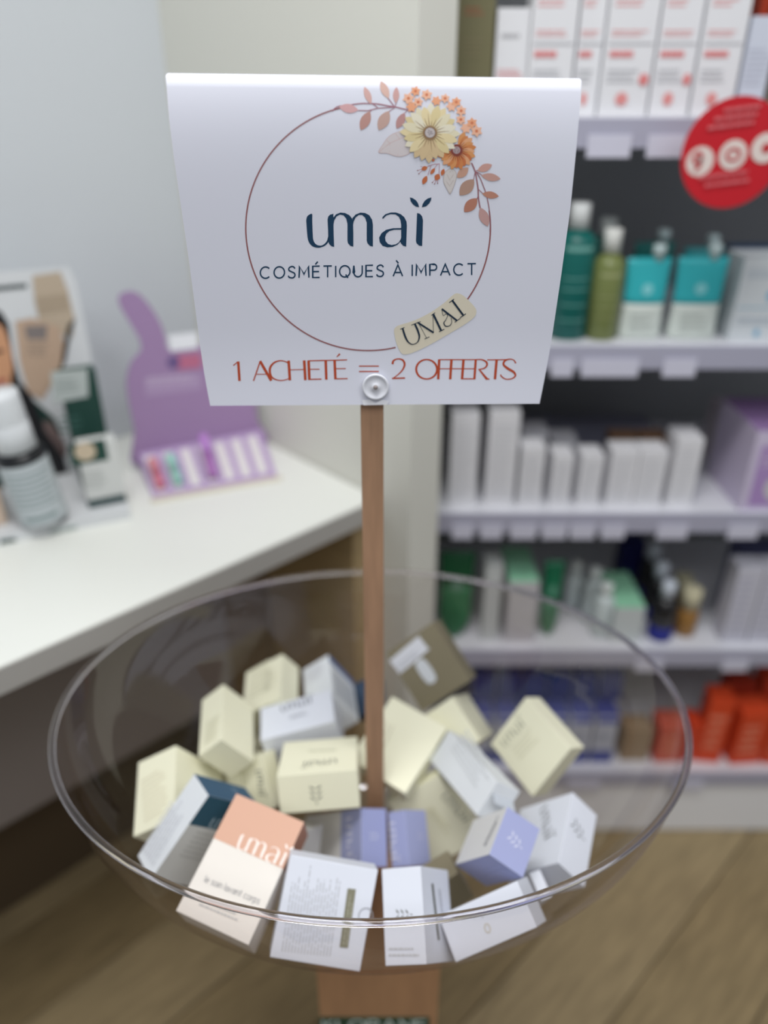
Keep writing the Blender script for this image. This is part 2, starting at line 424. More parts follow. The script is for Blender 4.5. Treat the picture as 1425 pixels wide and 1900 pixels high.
# white tray with printed edge
tb = [on(*p, ZC) for p in ((-110, 1032), (244, 962), (214, 876), (-110, 940))]
bm = bmesh.new()
lo = [bm.verts.new(p) for p in tb]; hi = [bm.verts.new(p+zup*.016) for p in tb]
bm.faces.new(lo[::-1]); bm.faces.new(hi)
for i in range(4): bm.faces.new((lo[i], lo[(i+1) % 4], hi[(i+1) % 4], hi[i]))
link('tray', bm, mat('white_card', (214, 217, 220), .6), dp)
tn = (tb[1]-tb[0]).cross(zup).normalized(); tn = tn if tn.dot(EYE-tb[0]) > 0 else -tn
q = pr(tb[0], tn)
q.add([(0, 1002), (26, 998), (36, 1007), (0, 1014)], rgbmat((34, 66, 64)))
q.add([[(92+x, 992-y-x*.18) for x, y in p] for p in bars(60, 10, 1, 9, .7)], rgbmat((140, 156, 152)))
q.build('printed_edge', dp)
ZT = ZC+.0165
def carton_at(pl, prr, ztop_px, depth, m, name='carton', z0=ZT, parent=None):
    """upright carton whose front bottom edge runs between two pixels on the plane z0, front face top read at pixel row ztop_px"""
    a = on(*pl, z0); b = on(*prr, z0); d = (b-a).normalized(); n = d.cross(zup)
    if n.dot(EYE-a) < 0: n = -n
    r = ray(pl[0], ztop_px); t = (a-EYE).dot(n)/r.dot(n); h = (EYE+r*t).z-z0
    wdt = (b-a).length
    M = Matrix.Translation(a) @ Matrix(((d.x, -n.x, 0), (d.y, -n.y, 0), (0, 0, 1))).to_4x4()
    bm = bmesh.new(); bx(bm, 0, wdt, 0, depth, 0, h, .0008)
    bmesh.ops.recalc_face_normals(bm, faces=bm.faces[:])
    o = link(name, bm, m, parent); o.matrix_world = M
    bpy.context.view_layer.update()
    return o, a, n, h
# bottle: white cap over black body with pale label
bp_ = on(84, 966, ZT)
bt = empty('serum_bottle', bp_, math.atan2(d1.y, d1.x), label='black bottle with a tall white ribbed cap and grey label, at the left frame edge', cat='bottle')
bt.rotation_euler = (0, math.radians(-6), math.atan2(d1.y, d1.x))
bt.location.z += .006
bm = bmesh.new(); lathe(bm, [(.033, 0), (.036, .003), (.036, .112), (.033, .119), (.024, .124)], n=40); link('body', bm, mat('black_plastic', (22, 24, 28), .3), bt)
bm = bmesh.new(); lathe(bm, [(.028, .1245), (.028, .165), (.027, .167), (.028, .169), (.028, .205), (.028, .212), (.0005, .213)], n=40)
link('cap', bm, mat('white_plastic', (222, 226, 230), .4), bt)
K = 16
def wrap(bm, r_, z0_, z1_, a0, a1):
    c0 = [bm.verts.new((r_*math.cos(math.radians(a0+(a1-a0)*i/K)), r_*math.sin(math.radians(a0+(a1-a0)*i/K)), z0_)) for i in range(K+1)]
    c1 = [bm.verts.new((v.co.x, v.co.y, z1_)) for v in c0]
    for i in range(K): bm.faces.new((c0[i], c0[i+1], c1[i+1], c1[i]))
bm = bmesh.new(); wrap(bm, .0365, .004, .108, -172, -8); link('label', bm, mat('label_grey', (186, 194, 198), .5), bt, smooth=True)
bm = bmesh.new()
for row in range(7): wrap(bm, .0368, .092-row*.009, .0945-row*.009, -150, -40-8*(row % 3))
wrap(bm, .0368, .015, .022, -140, -60)
link('label_print', bm, rgbmat((134, 150, 152)), bt)
# cartons of the display
o, a, n, h = carton_at((154, 905), (216, 892), 688, .03, mat('dark_green_card', (24, 62, 54), .5))
tag(o, 'dark green carton with a grey top band, standing behind a lower carton at the left', 'box', 'cartons on the skincare display')
q = pr(a, n, .0004); q.add([(94, 690), (162, 684), (164, 736), (99, 748)], rgbmat((176, 184, 182)))
q.add([[(104+x, 730-y-x*.1) for x, y in p] for p in bars(44, 26, 3, 4)], rgbmat((130, 140, 138)))
q.add([[(112+x, 806-y-x*.1) for x, y in p] for p in bars(46, 34, 3, 8)], rgbmat((70, 108, 100))); q.build('printed_front', o)
o, a, n, h = carton_at((166, 944), (236, 930), 824, .03, mat('pale_card', (206, 208, 206), .5))
tag(o, 'short white carton with a green flower band, front row right on the left display', 'box', 'cartons on the skincare display')
q = pr(a, n, .0004); q.add([(127, 827), (194, 814), (202, 853), (133, 866)], rgbmat((26, 66, 56)))
q.add(disc(158, 838, 20, ry=17), rgbmat((196, 180, 156)))
q.add([[(152+x, 910-y-x*.1) for x, y in p] for p in bars(46, 36, 4, 11)], rgbmat((178, 182, 180)))
q.add([(161, 930), (232, 916), (236, 929), (165, 943)], rgbmat((44, 70, 72))); q.build('printed_front', o)
o, a, n, h = carton_at((-60, 985), (14, 972), 885, .03, mat('pale_beige_card', (206, 186, 168), .5))
tag(o, 'beige carton cut by the left frame edge beside the black bottle', 'box', 'cartons on the skincare display')
q = pr(a, n, .0004); q.add([(-60, 886), (2, 876), (6, 900), (-60, 912)], rgbmat((26, 60, 54))); q.build('printed_front', o)
# ---------------------------------------------------------------- shelving unit
YF, YB = 1.22, 1.66
ZS = [H-k*YF for k in (.035, .304, .559, .818, 1.103)]          # tops of the five boards, top down
su = empty('shelving_unit', (.5, YB, 0), label='tall grey-backed shelving unit with white shelves filled with products', cat='shelf')
M_BACK = mat('shelf_back_grey', (140, 143, 146), .6)
M_SH = mat('shelf_white', (222, 223, 230), .4, .5)
M_RAIL = mat('price_rail', (172, 172, 190), .35, .5)
M_TAG = mat('price_tag', (206, 206, 222), .5)
def sbox(name, *a, bev=0, parent=None):
    o = box(name, *a[:6], a[6], None, bev); p = parent or su
    o.parent = p; bpy.context.view_layer.update(); o.matrix_parent_inverse = p.matrix_world.inverted(); return o
sbox('side_panel', .0614, .0842, 1.20, YB, .0, 2.25, mat('panel_cream', (214, 215, 206), .5), bev=.002)
sbox('side_panel', 1.60, 1.62, 1.20, YB, .0, 2.25, mat('panel_cream', (214, 215, 206), .5), bev=.002)
sbox('back_panel', .0843, 1.5999, YB-.012, YB, .02, 2.25, M_BACK)
TAGS = [[(1085, 1165), (1195, 1262), (1275, 1300)], [(1020, 1060), (1075, 1180), (1225, 1285)],
        [(838, 876), (890, 930), (945, 992), (1003, 1048), (1055, 1100), (1112, 1155), (1215, 1270), (1345, 1400)],
        [(1175, 1225), (1335, 1382)], [(900, 960), (1050, 1110), (1240, 1300)]]
def xat(px, z, Y): return (px-712.5)/FPX*(Y*CT+(H-z)*ST)
for r, z in enumerate(ZS):
    sb = sbox('shelf_board', .0843, 1.5999, YF, YB-.0125, z-.022, z, M_SH, bev=.0015)
    sbox('price_rail', .0843, 1.5999, YF-.006, YF-.0005, z-.040, z-.001, M_RAIL, bev=.0008, parent=sb)
    for x0, x1 in TAGS[r]:
        zz = z-.050
        sbox('price_tag', xat(x0, zz, YF), xat(x1, zz, YF), YF-.0085, YF-.0065, z-.052, z-.022, M_TAG, parent=sb)
sbox('shelf_board', .0843, 1.5999, YF, YB-.0125, 2.0, 2.022, M_SH, bev=.0015)
sbox('kick_panel', .0843, 1.5999, YF+.004, YF+.022, .004, ZS[4]-.0225, mat('kick_white', (238, 239, 242), .5), bev=.001)

def zat(ypx, Y):
    v = (ypx-950)/FPX; return H-Y*(ST+v*CT)/(CT-v*ST)
def carton(row, x0, x1, yt, Y, dep, col, label, group, name='product_carton', cat='box', top=None, prints=(), yaw=0, lean=0):
    z = ZS[row]; X0, X1 = xat(x0, z, Y), xat(x1, z, Y); h = zat(yt, Y)-z if yt is not None else .24
    cx = (X0+X1)/2; wd = X1-X0
    bm = bmesh.new(); bx(bm, -wd/2, wd/2, 0, dep, 0, h, .0008)
    mats = [rgbmat(col)]
    bmesh.ops.recalc_face_normals(bm, faces=bm.faces[:])
    if top:
        mats.append(rgbmat(top)); bm.normal_update()
        for f in bm.faces:
            if f.normal.z > .9: f.material_index = 1
    o = link(name, bm, mats); o.location = (cx, Y, z+.0003); o.rotation_euler = (0, 0, yaw)
    tag(o, label, cat, group)
    if prints:
        p = Print(lambda x, y, l: Vector((-wd/2+x*wd, -l, y*h)), .0004, .0002)
        for polys, c in prints: p.add(polys, rgbmat(c))
        pm_ = p.build('printed_front'); pm_.parent = o
    return o
def R_(x0, y0, x1, y1): return [(x0, y0), (x1, y0), (x1, y1), (x0, y1)]
def tb_(x, y, w_, h_, rows, seed, th=.4): return [[(x+a, y+b) for a, b in p] for p in bars(w_, h_, rows, seed, th)]
RED, PNK, GRY = (222, 130, 130), (226, 158, 156), (176, 176, 180)
# top shelf
g = 'cartons standing on the top shelf'
WH = (228, 229, 233)
carton(0, 836, 908, None, 1.235, .05, (112, 108, 78), 'olive green carton, first on the left of the top shelf', g, prints=[(tb_(.25, .5, .5, .05, 2, 1), (150, 90, 66)), (tb_(.25, .3, .5, .1, 4, 2), (130, 122, 92))])
carton(0, 912, 971, 15, 1.245, .05, WH, 'shortest white carton on the top shelf, right of the olive one', g, prints=[(tb_(.15, .72, .7, .06, 1, 3, .7), GRY), (tb_(.1, .35, .8, .1, 3, 4), RED), (tb_(.1, .1, .8, .14, 3, 14), RED)])
def skin_prints(seed, cross=True):
    L = [(tb_(.1, .62, .7, .035, 1, seed, .9), RED), (tb_(.1, .54, .6, .05, 2, seed+1), PNK), (tb_(.1, .40, .8, .04, 2, seed+2), PNK), (R_(.06, .365, .94, .372), GRY),
         (tb_(.1, .30, .65, .035, 1, seed+3, .9), RED), (tb_(.1, .17, .7, .08, 3, seed+4), (196, 197, 201))]
    if cross: L += [(disc(.45, .09, .13, ry=.035), PNK), (disc(.45, .09, .06, ry=.016), RED)]
    return L
carton(0, 974, 1054, None, 1.235, .055, WH, 'wide white carton with red print, partly above the corner of the paper sign', g, prints=skin_prints(5, False))
carton(0, 1058, 1103, None, 1.240, .05, WH, 'narrow white carton just right of the paper sign corner on the top shelf', g, prints=skin_prints(15))
carton(0, 1108, 1197, None, 1.232, .055, WH, 'broad white carton with the boldest red line, centre of the top shelf', g, prints=skin_prints(25)+[(disc(.85, .19, .1, ry=.03), RED), (tb_(.05, .73, .8, .04, 1, 77, .9), (220, 96, 96))])
carton(0, 1201, 1273, None, 1.236, .055, WH, 'white carton next right of the broad one, a red dot at its right edge', g, prints=skin_prints(35)+[(disc(.85, .19, .1, ry=.03), RED)])
carton(0, 1279, 1355, None, 1.232, .055, WH, 'white carton behind the upper left rim of the red disc', g, prints=skin_prints(45))
carton(0, 1361, 1409, 30, 1.238, .05, (206, 212, 226), 'bluish white carton under an orange-topped carton at the right of the top shelf', g, prints=[(tb_(.1, .3, .8, .4, 7, 51), (186, 190, 206)), (tb_(.1, .12, .6, .05, 1, 52, .8), PNK)])
o = carton(0, 1372, 1440, -60, 1.30, .05, (206, 74, 46), 'orange carton rising behind the bluish one at the right frame edge, top shelf', g)
carton(0, 1416, 1480, None, 1.245, .05, (120, 112, 100), 'brown grey carton at the far right end of the top shelf', g)

# second shelf
def bottle(row, px, Y, r, ysh, ycap0, ycap1, col, cap, label, group, capr=.55, name='product_bottle', prints=()):
    z = ZS[row]; x = xat(px, z, Y); hs = zat(ysh, Y)-z; h0 = zat(ycap0, Y)-z; h1 = zat(ycap1, Y)-z
    root = empty(name, (x, Y, z+.0003), label=label, cat='bottle', group=group)
    bm = bmesh.new(); lathe(bm, [(r*.9, 0), (r, .003), (r, hs*.92), (r*.86, hs*.98), (r*capr*.8, h0)], n=28)
    link('body', bm, mat('bottle_%d_%d_%d' % col, col, .3), root)
    bm = bmesh.new(); lathe(bm, [(r*capr, h0+.0003), (r*capr, h1-.002), (r*capr*.9, h1)], n=24)
    link('cap', bm, rgbmat(cap, .4), root)
    if prints:
        bm = bmesh.new(); K = 8; rr_ = r*1.01
        for (s0, s1, c) in prints:
            for i in range(K):
                a0 = math.radians(-130+80*i/K); a1 = math.radians(-130+80*(i+1)/K)
                bm.faces.new([bm.verts.new((rr_*math.cos(a), rr_*math.sin(a), hs*s)) for a, s in ((a0, s0), (a1, s0), (a1, s1), (a0, s1))])
        link('printed_label', bm, rgbmat(prints[0][2]), root, smooth=True)
    return root
g2 = 'bottles on the second shelf'
tl = [(.86, .9, (120, 176, 168)), (.6, .61, 0), (.5, .51, 0), (.35, .36, 0), (.2, .21, 0)]
bottle(1, 1050, 1.268, .0315, 432, 424, 376, (16, 98, 92), (226, 230, 230), 'dark teal bottle with a white cap beside the right edge of the sign', g2, .5, prints=tl)
bottle(1, 1112, 1.262, .0255, 478, 468, 424, (118, 128, 76), (232, 234, 230), 'olive green bottle with a white cap, second from the sign', g2, .55, prints=[(.8, .84, (160, 166, 120)), (.55, .56, 0), (.42, .43, 0), (.3, .31, 0)])
bottle(1, 1106, 1.36, .024, 440, 434, 404, (60, 110, 104), (206, 214, 212), 'bottle half hidden behind the olive one, only its cap showing', g2)
def pouch(row, x0, x1, yt, ysplit, Y, top, low, label, group, yb=None, spout=True, th=.03, name='refill_pouch', roundbot=False):
    z = ZS[row]; X0, X1 = xat(x0, z, Y), xat(x1, z, Y); h = zat(yt, Y)-z; hs = zat(ysplit, Y)-z if ysplit else h*.45
    wd = X1-X0; root = empty(name, ((X0+X1)/2, Y+th/2, z+.0003), label=label, cat='pouch', group=group)
    def sheetpart(t0, t1):
        bm = bmesh.new(); rows = []
        nn = 8
        for j in range(nn+1):
            t = t0+(t1-t0)*j/nn
            thk = th*.5*math.sqrt(max(.004, 1-t))+.0004
            w2 = wd/2*(1-.05*math.sin(math.pi*t)) * ((math.sqrt(max(.02, 1-(1-t/.3)**2)) if t < .3 else 1) if roundbot else 1)
            ring = []
            for i in range(16):
                a = 2*math.pi*i/16; cx_ = math.copysign(abs(math.cos(a))**.7, math.cos(a)); sy_ = math.copysign(abs(math.sin(a))**1.0, math.sin(a))
                ring.append(bm.verts.new((w2*cx_, thk*sy_, t*h)))
            rows.append(ring)
        for a_, b_ in zip(rows, rows[1:]):
            for i in range(16): bm.faces.new((a_[i], a_[(i+1) % 16], b_[(i+1) % 16], b_[i]))
        bm.faces.new(rows[0][::-1]); bm.faces.new(rows[-1]); return bm
    link('upper_film', sheetpart(hs/h, 1), rgbmat(top, .35), root, True)
    link('lower_film', sheetpart(0, hs/h-.002), rgbmat(low, .4), root, True)
    if spout:
        bm = bmesh.new(); lathe(bm, [(.006, h-.004), (.006, h+.004), (.010, h+.005), (.010, h+.018), (.0085, h+.020)], cx=wd*.18, n=16)
        link('spout_cap', bm, rgbmat((206, 226, 228), .4), root)
    p = Print(lambda x, y, l: Vector((-wd/2+x*wd, -th*.5*math.sqrt(max(.004, 1-y))-.0008-l, y*h)), .0006, .0001)
    p.add(disc(.5, .63, .12, ry=.07, n=14), rgbmat(tuple(min(255, int(c*.6+100)) for c in top)))
    p.add(tb_(.2, .1, .6, .25, 4, int(x0)), rgbmat(tuple(int(c*.9) for c in low)))
    p.build('printed_front').parent = root
    return root
g3 = 'refill pouches on the second shelf'
TQ = (50, 176, 184)
pouch(1, 1148, 1228, 482, 566, 1.245, TQ, (206, 214, 208), 'turquoise and cream refill pouch beside the olive bottle', g3)
pouch(1, 1238, 1330, 480, 566, 1.245, TQ, (206, 214, 208), 'turquoise and cream refill pouch, the right one of the front pair', g3)
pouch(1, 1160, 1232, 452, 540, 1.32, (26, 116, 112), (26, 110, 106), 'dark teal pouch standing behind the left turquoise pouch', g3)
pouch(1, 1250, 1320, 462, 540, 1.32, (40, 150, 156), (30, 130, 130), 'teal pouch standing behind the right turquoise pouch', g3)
g4 = 'cartons on the second shelf'
carton(1, 1349, 1450, 478, 1.24, .07, (206, 212, 216), 'white carton with faint blue print at the right end of the second shelf', g4, prints=[(tb_(.1, .75, .8, .12, 3, 61), (176, 188, 200)), (disc(.6, .55, .07), (120, 176, 206)), (R_(.05, .4, .9, .415), (150, 190, 210)), (tb_(.1, .2, .8, .1, 2, 62), (176, 188, 200)), (disc(.5, .1, .05), (120, 176, 206))])
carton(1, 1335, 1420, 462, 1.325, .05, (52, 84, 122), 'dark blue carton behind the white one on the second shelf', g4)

# third shelf
g5 = 'cartons on the third shelf'
C3 = (226, 226, 230)
lp = lambda s: [(tb_(.12, .08, .76, .8, 14, s, .3), (204, 205, 210))]
carton(2, 832, 881, 770, 1.245, .05, C3, 'tall white carton, first on the left of the third shelf', g5, prints=lp(1))
carton(2, 898, 951, 765, 1.245, .05, C3, 'tall white carton, second from the left on the third shelf', g5, prints=lp(2))
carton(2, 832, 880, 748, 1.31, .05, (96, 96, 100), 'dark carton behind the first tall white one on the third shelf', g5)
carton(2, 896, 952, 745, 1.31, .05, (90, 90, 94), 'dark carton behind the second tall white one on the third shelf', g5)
carton(2, 959, 1002, 832, 1.243, .05, C3, 'short white carton right beside the two tall ones', g5, prints=lp(3))
carton(2, 957, 1006, 800, 1.31, .05, (180, 180, 186), 'pale carton peering over the first short white one on the third shelf', g5)
carton(2, 1017, 1054, 846, 1.243, .05, C3, 'short white carton, second of the short run on the third shelf', g5, prints=lp(4))
carton(2, 1068, 1108, 846, 1.243, .05, C3, 'short white carton, third of the short run on the third shelf', g5, prints=lp(5))
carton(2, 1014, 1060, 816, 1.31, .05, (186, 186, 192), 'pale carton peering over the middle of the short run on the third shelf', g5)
carton(2, 1122, 1171, 838, 1.243, .05, C3, 'white carton with a brown carton behind, left one of a touching pair', g5, prints=lp(6))
carton(2, 1173, 1222, 838, 1.243, .05, C3, 'white carton with a brown carton behind, right one of a touching pair', g5, prints=lp(7))
carton(2, 1120, 1168, 812, 1.30, .04, (112, 84, 62), 'brown carton top showing behind the left of the touching pair', g5)
carton(2, 1172, 1220, 812, 1.30, .04, (112, 84, 62), 'brown carton top showing behind the right of the touching pair', g5)
carton(2, 1235, 1281, 815, 1.243, .06, C3, 'white carton, last on the right before the gap on the third shelf', g5, prints=lp(8))
carton(2, 1370, 1500, 800, 1.225, .16, (206, 196, 220), 'large lilac and white carton at the right edge of the third shelf', g5, top=(150, 120, 170),
       prints=[(R_(.10, .06, .9, .82), (172, 142, 196)), (disc(.5, .3, .22, ry=.18), (206, 204, 206)), (tb_(.15, .55, .6, .2, 3, 9), (210, 196, 220))])
carton(2, 1330, 1372, 770, 1.40, .10, (196, 188, 194), 'pale carton with red marks standing far back beside the large lilac one', g5, prints=[(R_(.2, .3, .45, .45), (176, 100, 90)), (R_(.1, .6, .3, .8), (170, 120, 120))])
carton(2, 930, 1200, 790, 1.46, .06, (120, 122, 138), 'long grey-blue box lying at the back of the third shelf', g5)

# fourth shelf
g6 = 'products on the fourth shelf'
pouch(3, 812, 874, 1030, 1092, 1.255, (20, 84, 52), (54, 118, 80), 'green pouch with a white top motif at the left end of the fourth shelf', g6, spout=False, roundbot=True)
pouch(3, 998, 1034, 1048, 1120, 1.26, (22, 112, 78), (52, 116, 84), 'narrow green pouch between the mint-topped carton and white bottles', g6, spout=False, roundbot=True)
carton(3, 892, 922, 1050, 1.245, .05, (196, 200, 200), 'slim pale carton between the green pouch and the mint-topped one', g6)
MT = (146, 206, 172)
carton(3, 935, 988, 1080, 1.24, .13, (192, 190, 194), 'grey-white carton with a mint green top, left one on the fourth shelf', g6, top=MT)
carton(3, 1132, 1186, 1128, 1.24, .13, (196, 202, 202), 'grey-white carton with a mint green top, right one on the fourth shelf', g6, top=MT)
for k, (px, Y, yt) in enumerate(((1060, 1.36, 1052), (1092, 1.32, 1064), (1112, 1.27, 1092))):
    bottle(3, px, Y, .02, yt+14, yt+8, yt-8, (196, 206, 206), (222, 228, 226), ['frosted white bottle, rearmost of three in the middle of the fourth shelf',
           'frosted white bottle, middle of three in the fourth shelf', 'frosted white bottle nearest the right mint-topped carton'][k], 'frosted bottles on the fourth shelf', .6)
for k, (px, Y) in enumerate(((1222, 1.262), (1210, 1.33), (1198, 1.40))):
    z = ZS[3]; x = xat(px, z, Y); root = empty('product_bottle', (x, Y, z+.0003), cat='bottle', group='dark bottles in a file on the fourth shelf',
        label=['dark bottle with navy base and white cap, front of its file', 'dark bottle with white cap, second of the file behind the front one', 'dark bottle with white cap, last of the file at the shelf back'][k])
    bm = bmesh.new(); lathe(bm, [(.023, 0), (.025, .003), (.025, .034)], n=24); link('base_band', bm, mat('navy', (30, 38, 130), .35), root)
    bm = bmesh.new(); lathe(bm, [(.025, .0345), (.025, .085), (.016, .100)], n=24); link('body', bm, mat('dark_glass', (34, 34, 36), .2), root)
    bm = bmesh.new(); lathe(bm, [(.0135, .1005), (.0135, .132), (.011, .135)], n=20); link('cap', bm, rgbmat((206, 214, 226), .4), root)
bottle(3, 1268, 1.275, .021, 1128, 1124, 1092, (150, 110, 58), (206, 200, 170), 'amber bottle with a cream cap beside the dark file', g6, .9)
bottle(3, 1256, 1.345, .021, 1100, 1094, 1068, (126, 104, 66), (170, 166, 140), 'amber bottle behind the front amber one', g6, .9)
carton(3, 1146, 1186, 1010, 1.45, .05, (26, 30, 92), 'navy carton at the back of the fourth shelf left of the dark bottles', g6)
for k, (x0, x1) in enumerate(((1337, 1382), (1385, 1430), (1433, 1480))):
    carton(3, x0, x1, 1056, 1.24, .05, (200, 200, 212), ['white carton with lavender print, left of the group at the right of the fourth shelf',
           'white carton with lavender print, half cut by the right frame edge', 'white carton beyond the right frame edge, fourth shelf'][k], 'lavender print cartons on the fourth shelf',
           prints=[(tb_(.12, .1, .76, .8, 9, 31+k, .3), (180, 180, 200))])
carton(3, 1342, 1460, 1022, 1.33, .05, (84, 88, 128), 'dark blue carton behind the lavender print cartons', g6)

# bottom shelf
g7 = 'blue and white cartons on the bottom shelf'
for k in range(6):
    x0 = 868+k*45
    for j, (Y, yt) in enumerate(((1.245, 1328), (1.315, 1250))):
        carton(4, x0+j*2, x0+40+j*2, yt, Y, .055, (190, 194, 206), 'blue and white carton seen through the bowl, %s row, %s' %
               (('front', 'back')[j], ('leftmost', 'second from left', 'third from left', 'fourth from left', 'fifth from left', 'rightmost')[k]), g7, top=(72, 80, 150),
               prints=[(R_(.0, .0, 1, .26), (64, 76, 150)), (R_(.06, .84, .94, .96), (64, 78, 168)), (tb_(.1, .4, .8, .3, 5, 40+k), (160, 166, 180))] if j == 0 else
                      [(R_(.0, .62, 1, 1), (62, 72, 140)), (R_(0, .3, 1, .5), (84, 92, 156))])
carton(4, 1150, 1200, 1355, 1.25, .05, (150, 126, 98), 'small brown carton right of the blue rows on the bottom shelf', 'other cartons on the bottom shelf')
g8 = 'orange cartons on the bottom shelf'
OR = (214, 72, 34)
tr = lambda s: [(tb_(.15, .2, .7, .6, 4, s, .5), (232, 140, 112))]
carton(4, 1212, 1262, 1352, 1.245, .06, (206, 96, 76), 'reddish orange carton seen through the bowl rim, leftmost of the orange ones', g8, prints=tr(1))
carton(4, 1290, 1332, 1300, 1.245, .05, OR, 'orange carton just right of the bowl rim on the bottom shelf', g8, prints=tr(2), yaw=-.12)
carton(4, 1352, 1408, 1325, 1.24, .06, OR, 'wide orange carton at the right front of the bottom shelf', g8, prints=tr(3), yaw=.08)
carton(4, 1412, 1460, 1330, 1.24, .06, OR, 'orange carton cut by the right frame edge on the bottom shelf', g8, prints=tr(4))
carton(4, 1264, 1288, 1345, 1.25, .05, (206, 66, 34), 'narrow orange carton between two wider ones near the bowl rim', g8)
carton(4, 1330, 1378, 1270, 1.33, .05, (176, 52, 30), 'dark orange carton standing behind in the second row', g8)
carton(4, 1390, 1450, 1262, 1.33, .05, (206, 64, 30), 'orange carton at the right of the second row', g8)
# red shelf disc hanging from the top price rail
rd = empty('shelf_disc', at(1360, 285, 1.14), 0, label='round red promotional disc with three white circles, hanging from the top shelf', cat='sign')
rr_ = .069
Mx = Matrix.Rotation(math.radians(-8), 4, 'Z')
bm = bmesh.new(); pts = disc(0, 0, rr_*1.0, 48, ry=rr_*1.0)
f = [bm.verts.new((x, 0, y)) for x, y in pts]; b = [bm.verts.new((x, .0015, y)) for x, y in pts]
bm.faces.new(f); bm.faces.new(b[::-1])
for i in range(48): bm.faces.new((f[i], b[i], b[(i+1) % 48], f[(i+1) % 48]))
bmesh.ops.recalc_face_normals(bm, faces=bm.faces[:])
link('disc', bm, mat('disc_red', (196, 26, 40), .45), rd)
p = Print(lambda x, y, l: Vector((x*rr_, -l, y*rr_)), .0006, .0003)
Wt = rgbmat((226, 212, 206)); Rd = rgbmat((190, 40, 48)); Pk = rgbmat((214, 110, 116))
for i, (x, y) in enumerate(((-.62, -.14), (.0, -.02), (.60, .10))):
    p.add(disc(x, y, .27, 24), Wt)
p.add([[( -.76+a*.3, -.30+b*.32) for a, b in q_] for q_ in text('9', .2)[0]], Rd)
p.add(arc(0, 0, .14, .10, 0, 360, 16)[:-1] and sw(.05, *arc(0, -.02, .13, .1, 0, 360, 16)), Rd)
p.add(disc(.62, .10, .09, 14), Rd)
for i, (yy, w_) in enumerate(((.70, .7), (.55, 1.0), (.40, 1.2), (-.48, 1.2), (-.62, .9))):
    p.add([[(a-w_/2, b+yy+a*.12) for a, b in q_] for q_ in bars(w_, .10, 1, 70+i, .6)], Pk)
p.build('printed_face').parent = rd
bm = bmesh.new(); bx(bm, -.006, .006, .0016, YF-.006-1.14-.001, .048, .0486); link('hanger_strip', bm, rgbmat((206, 206, 206)), rd)
rd.rotation_euler = (0, 0, 0)

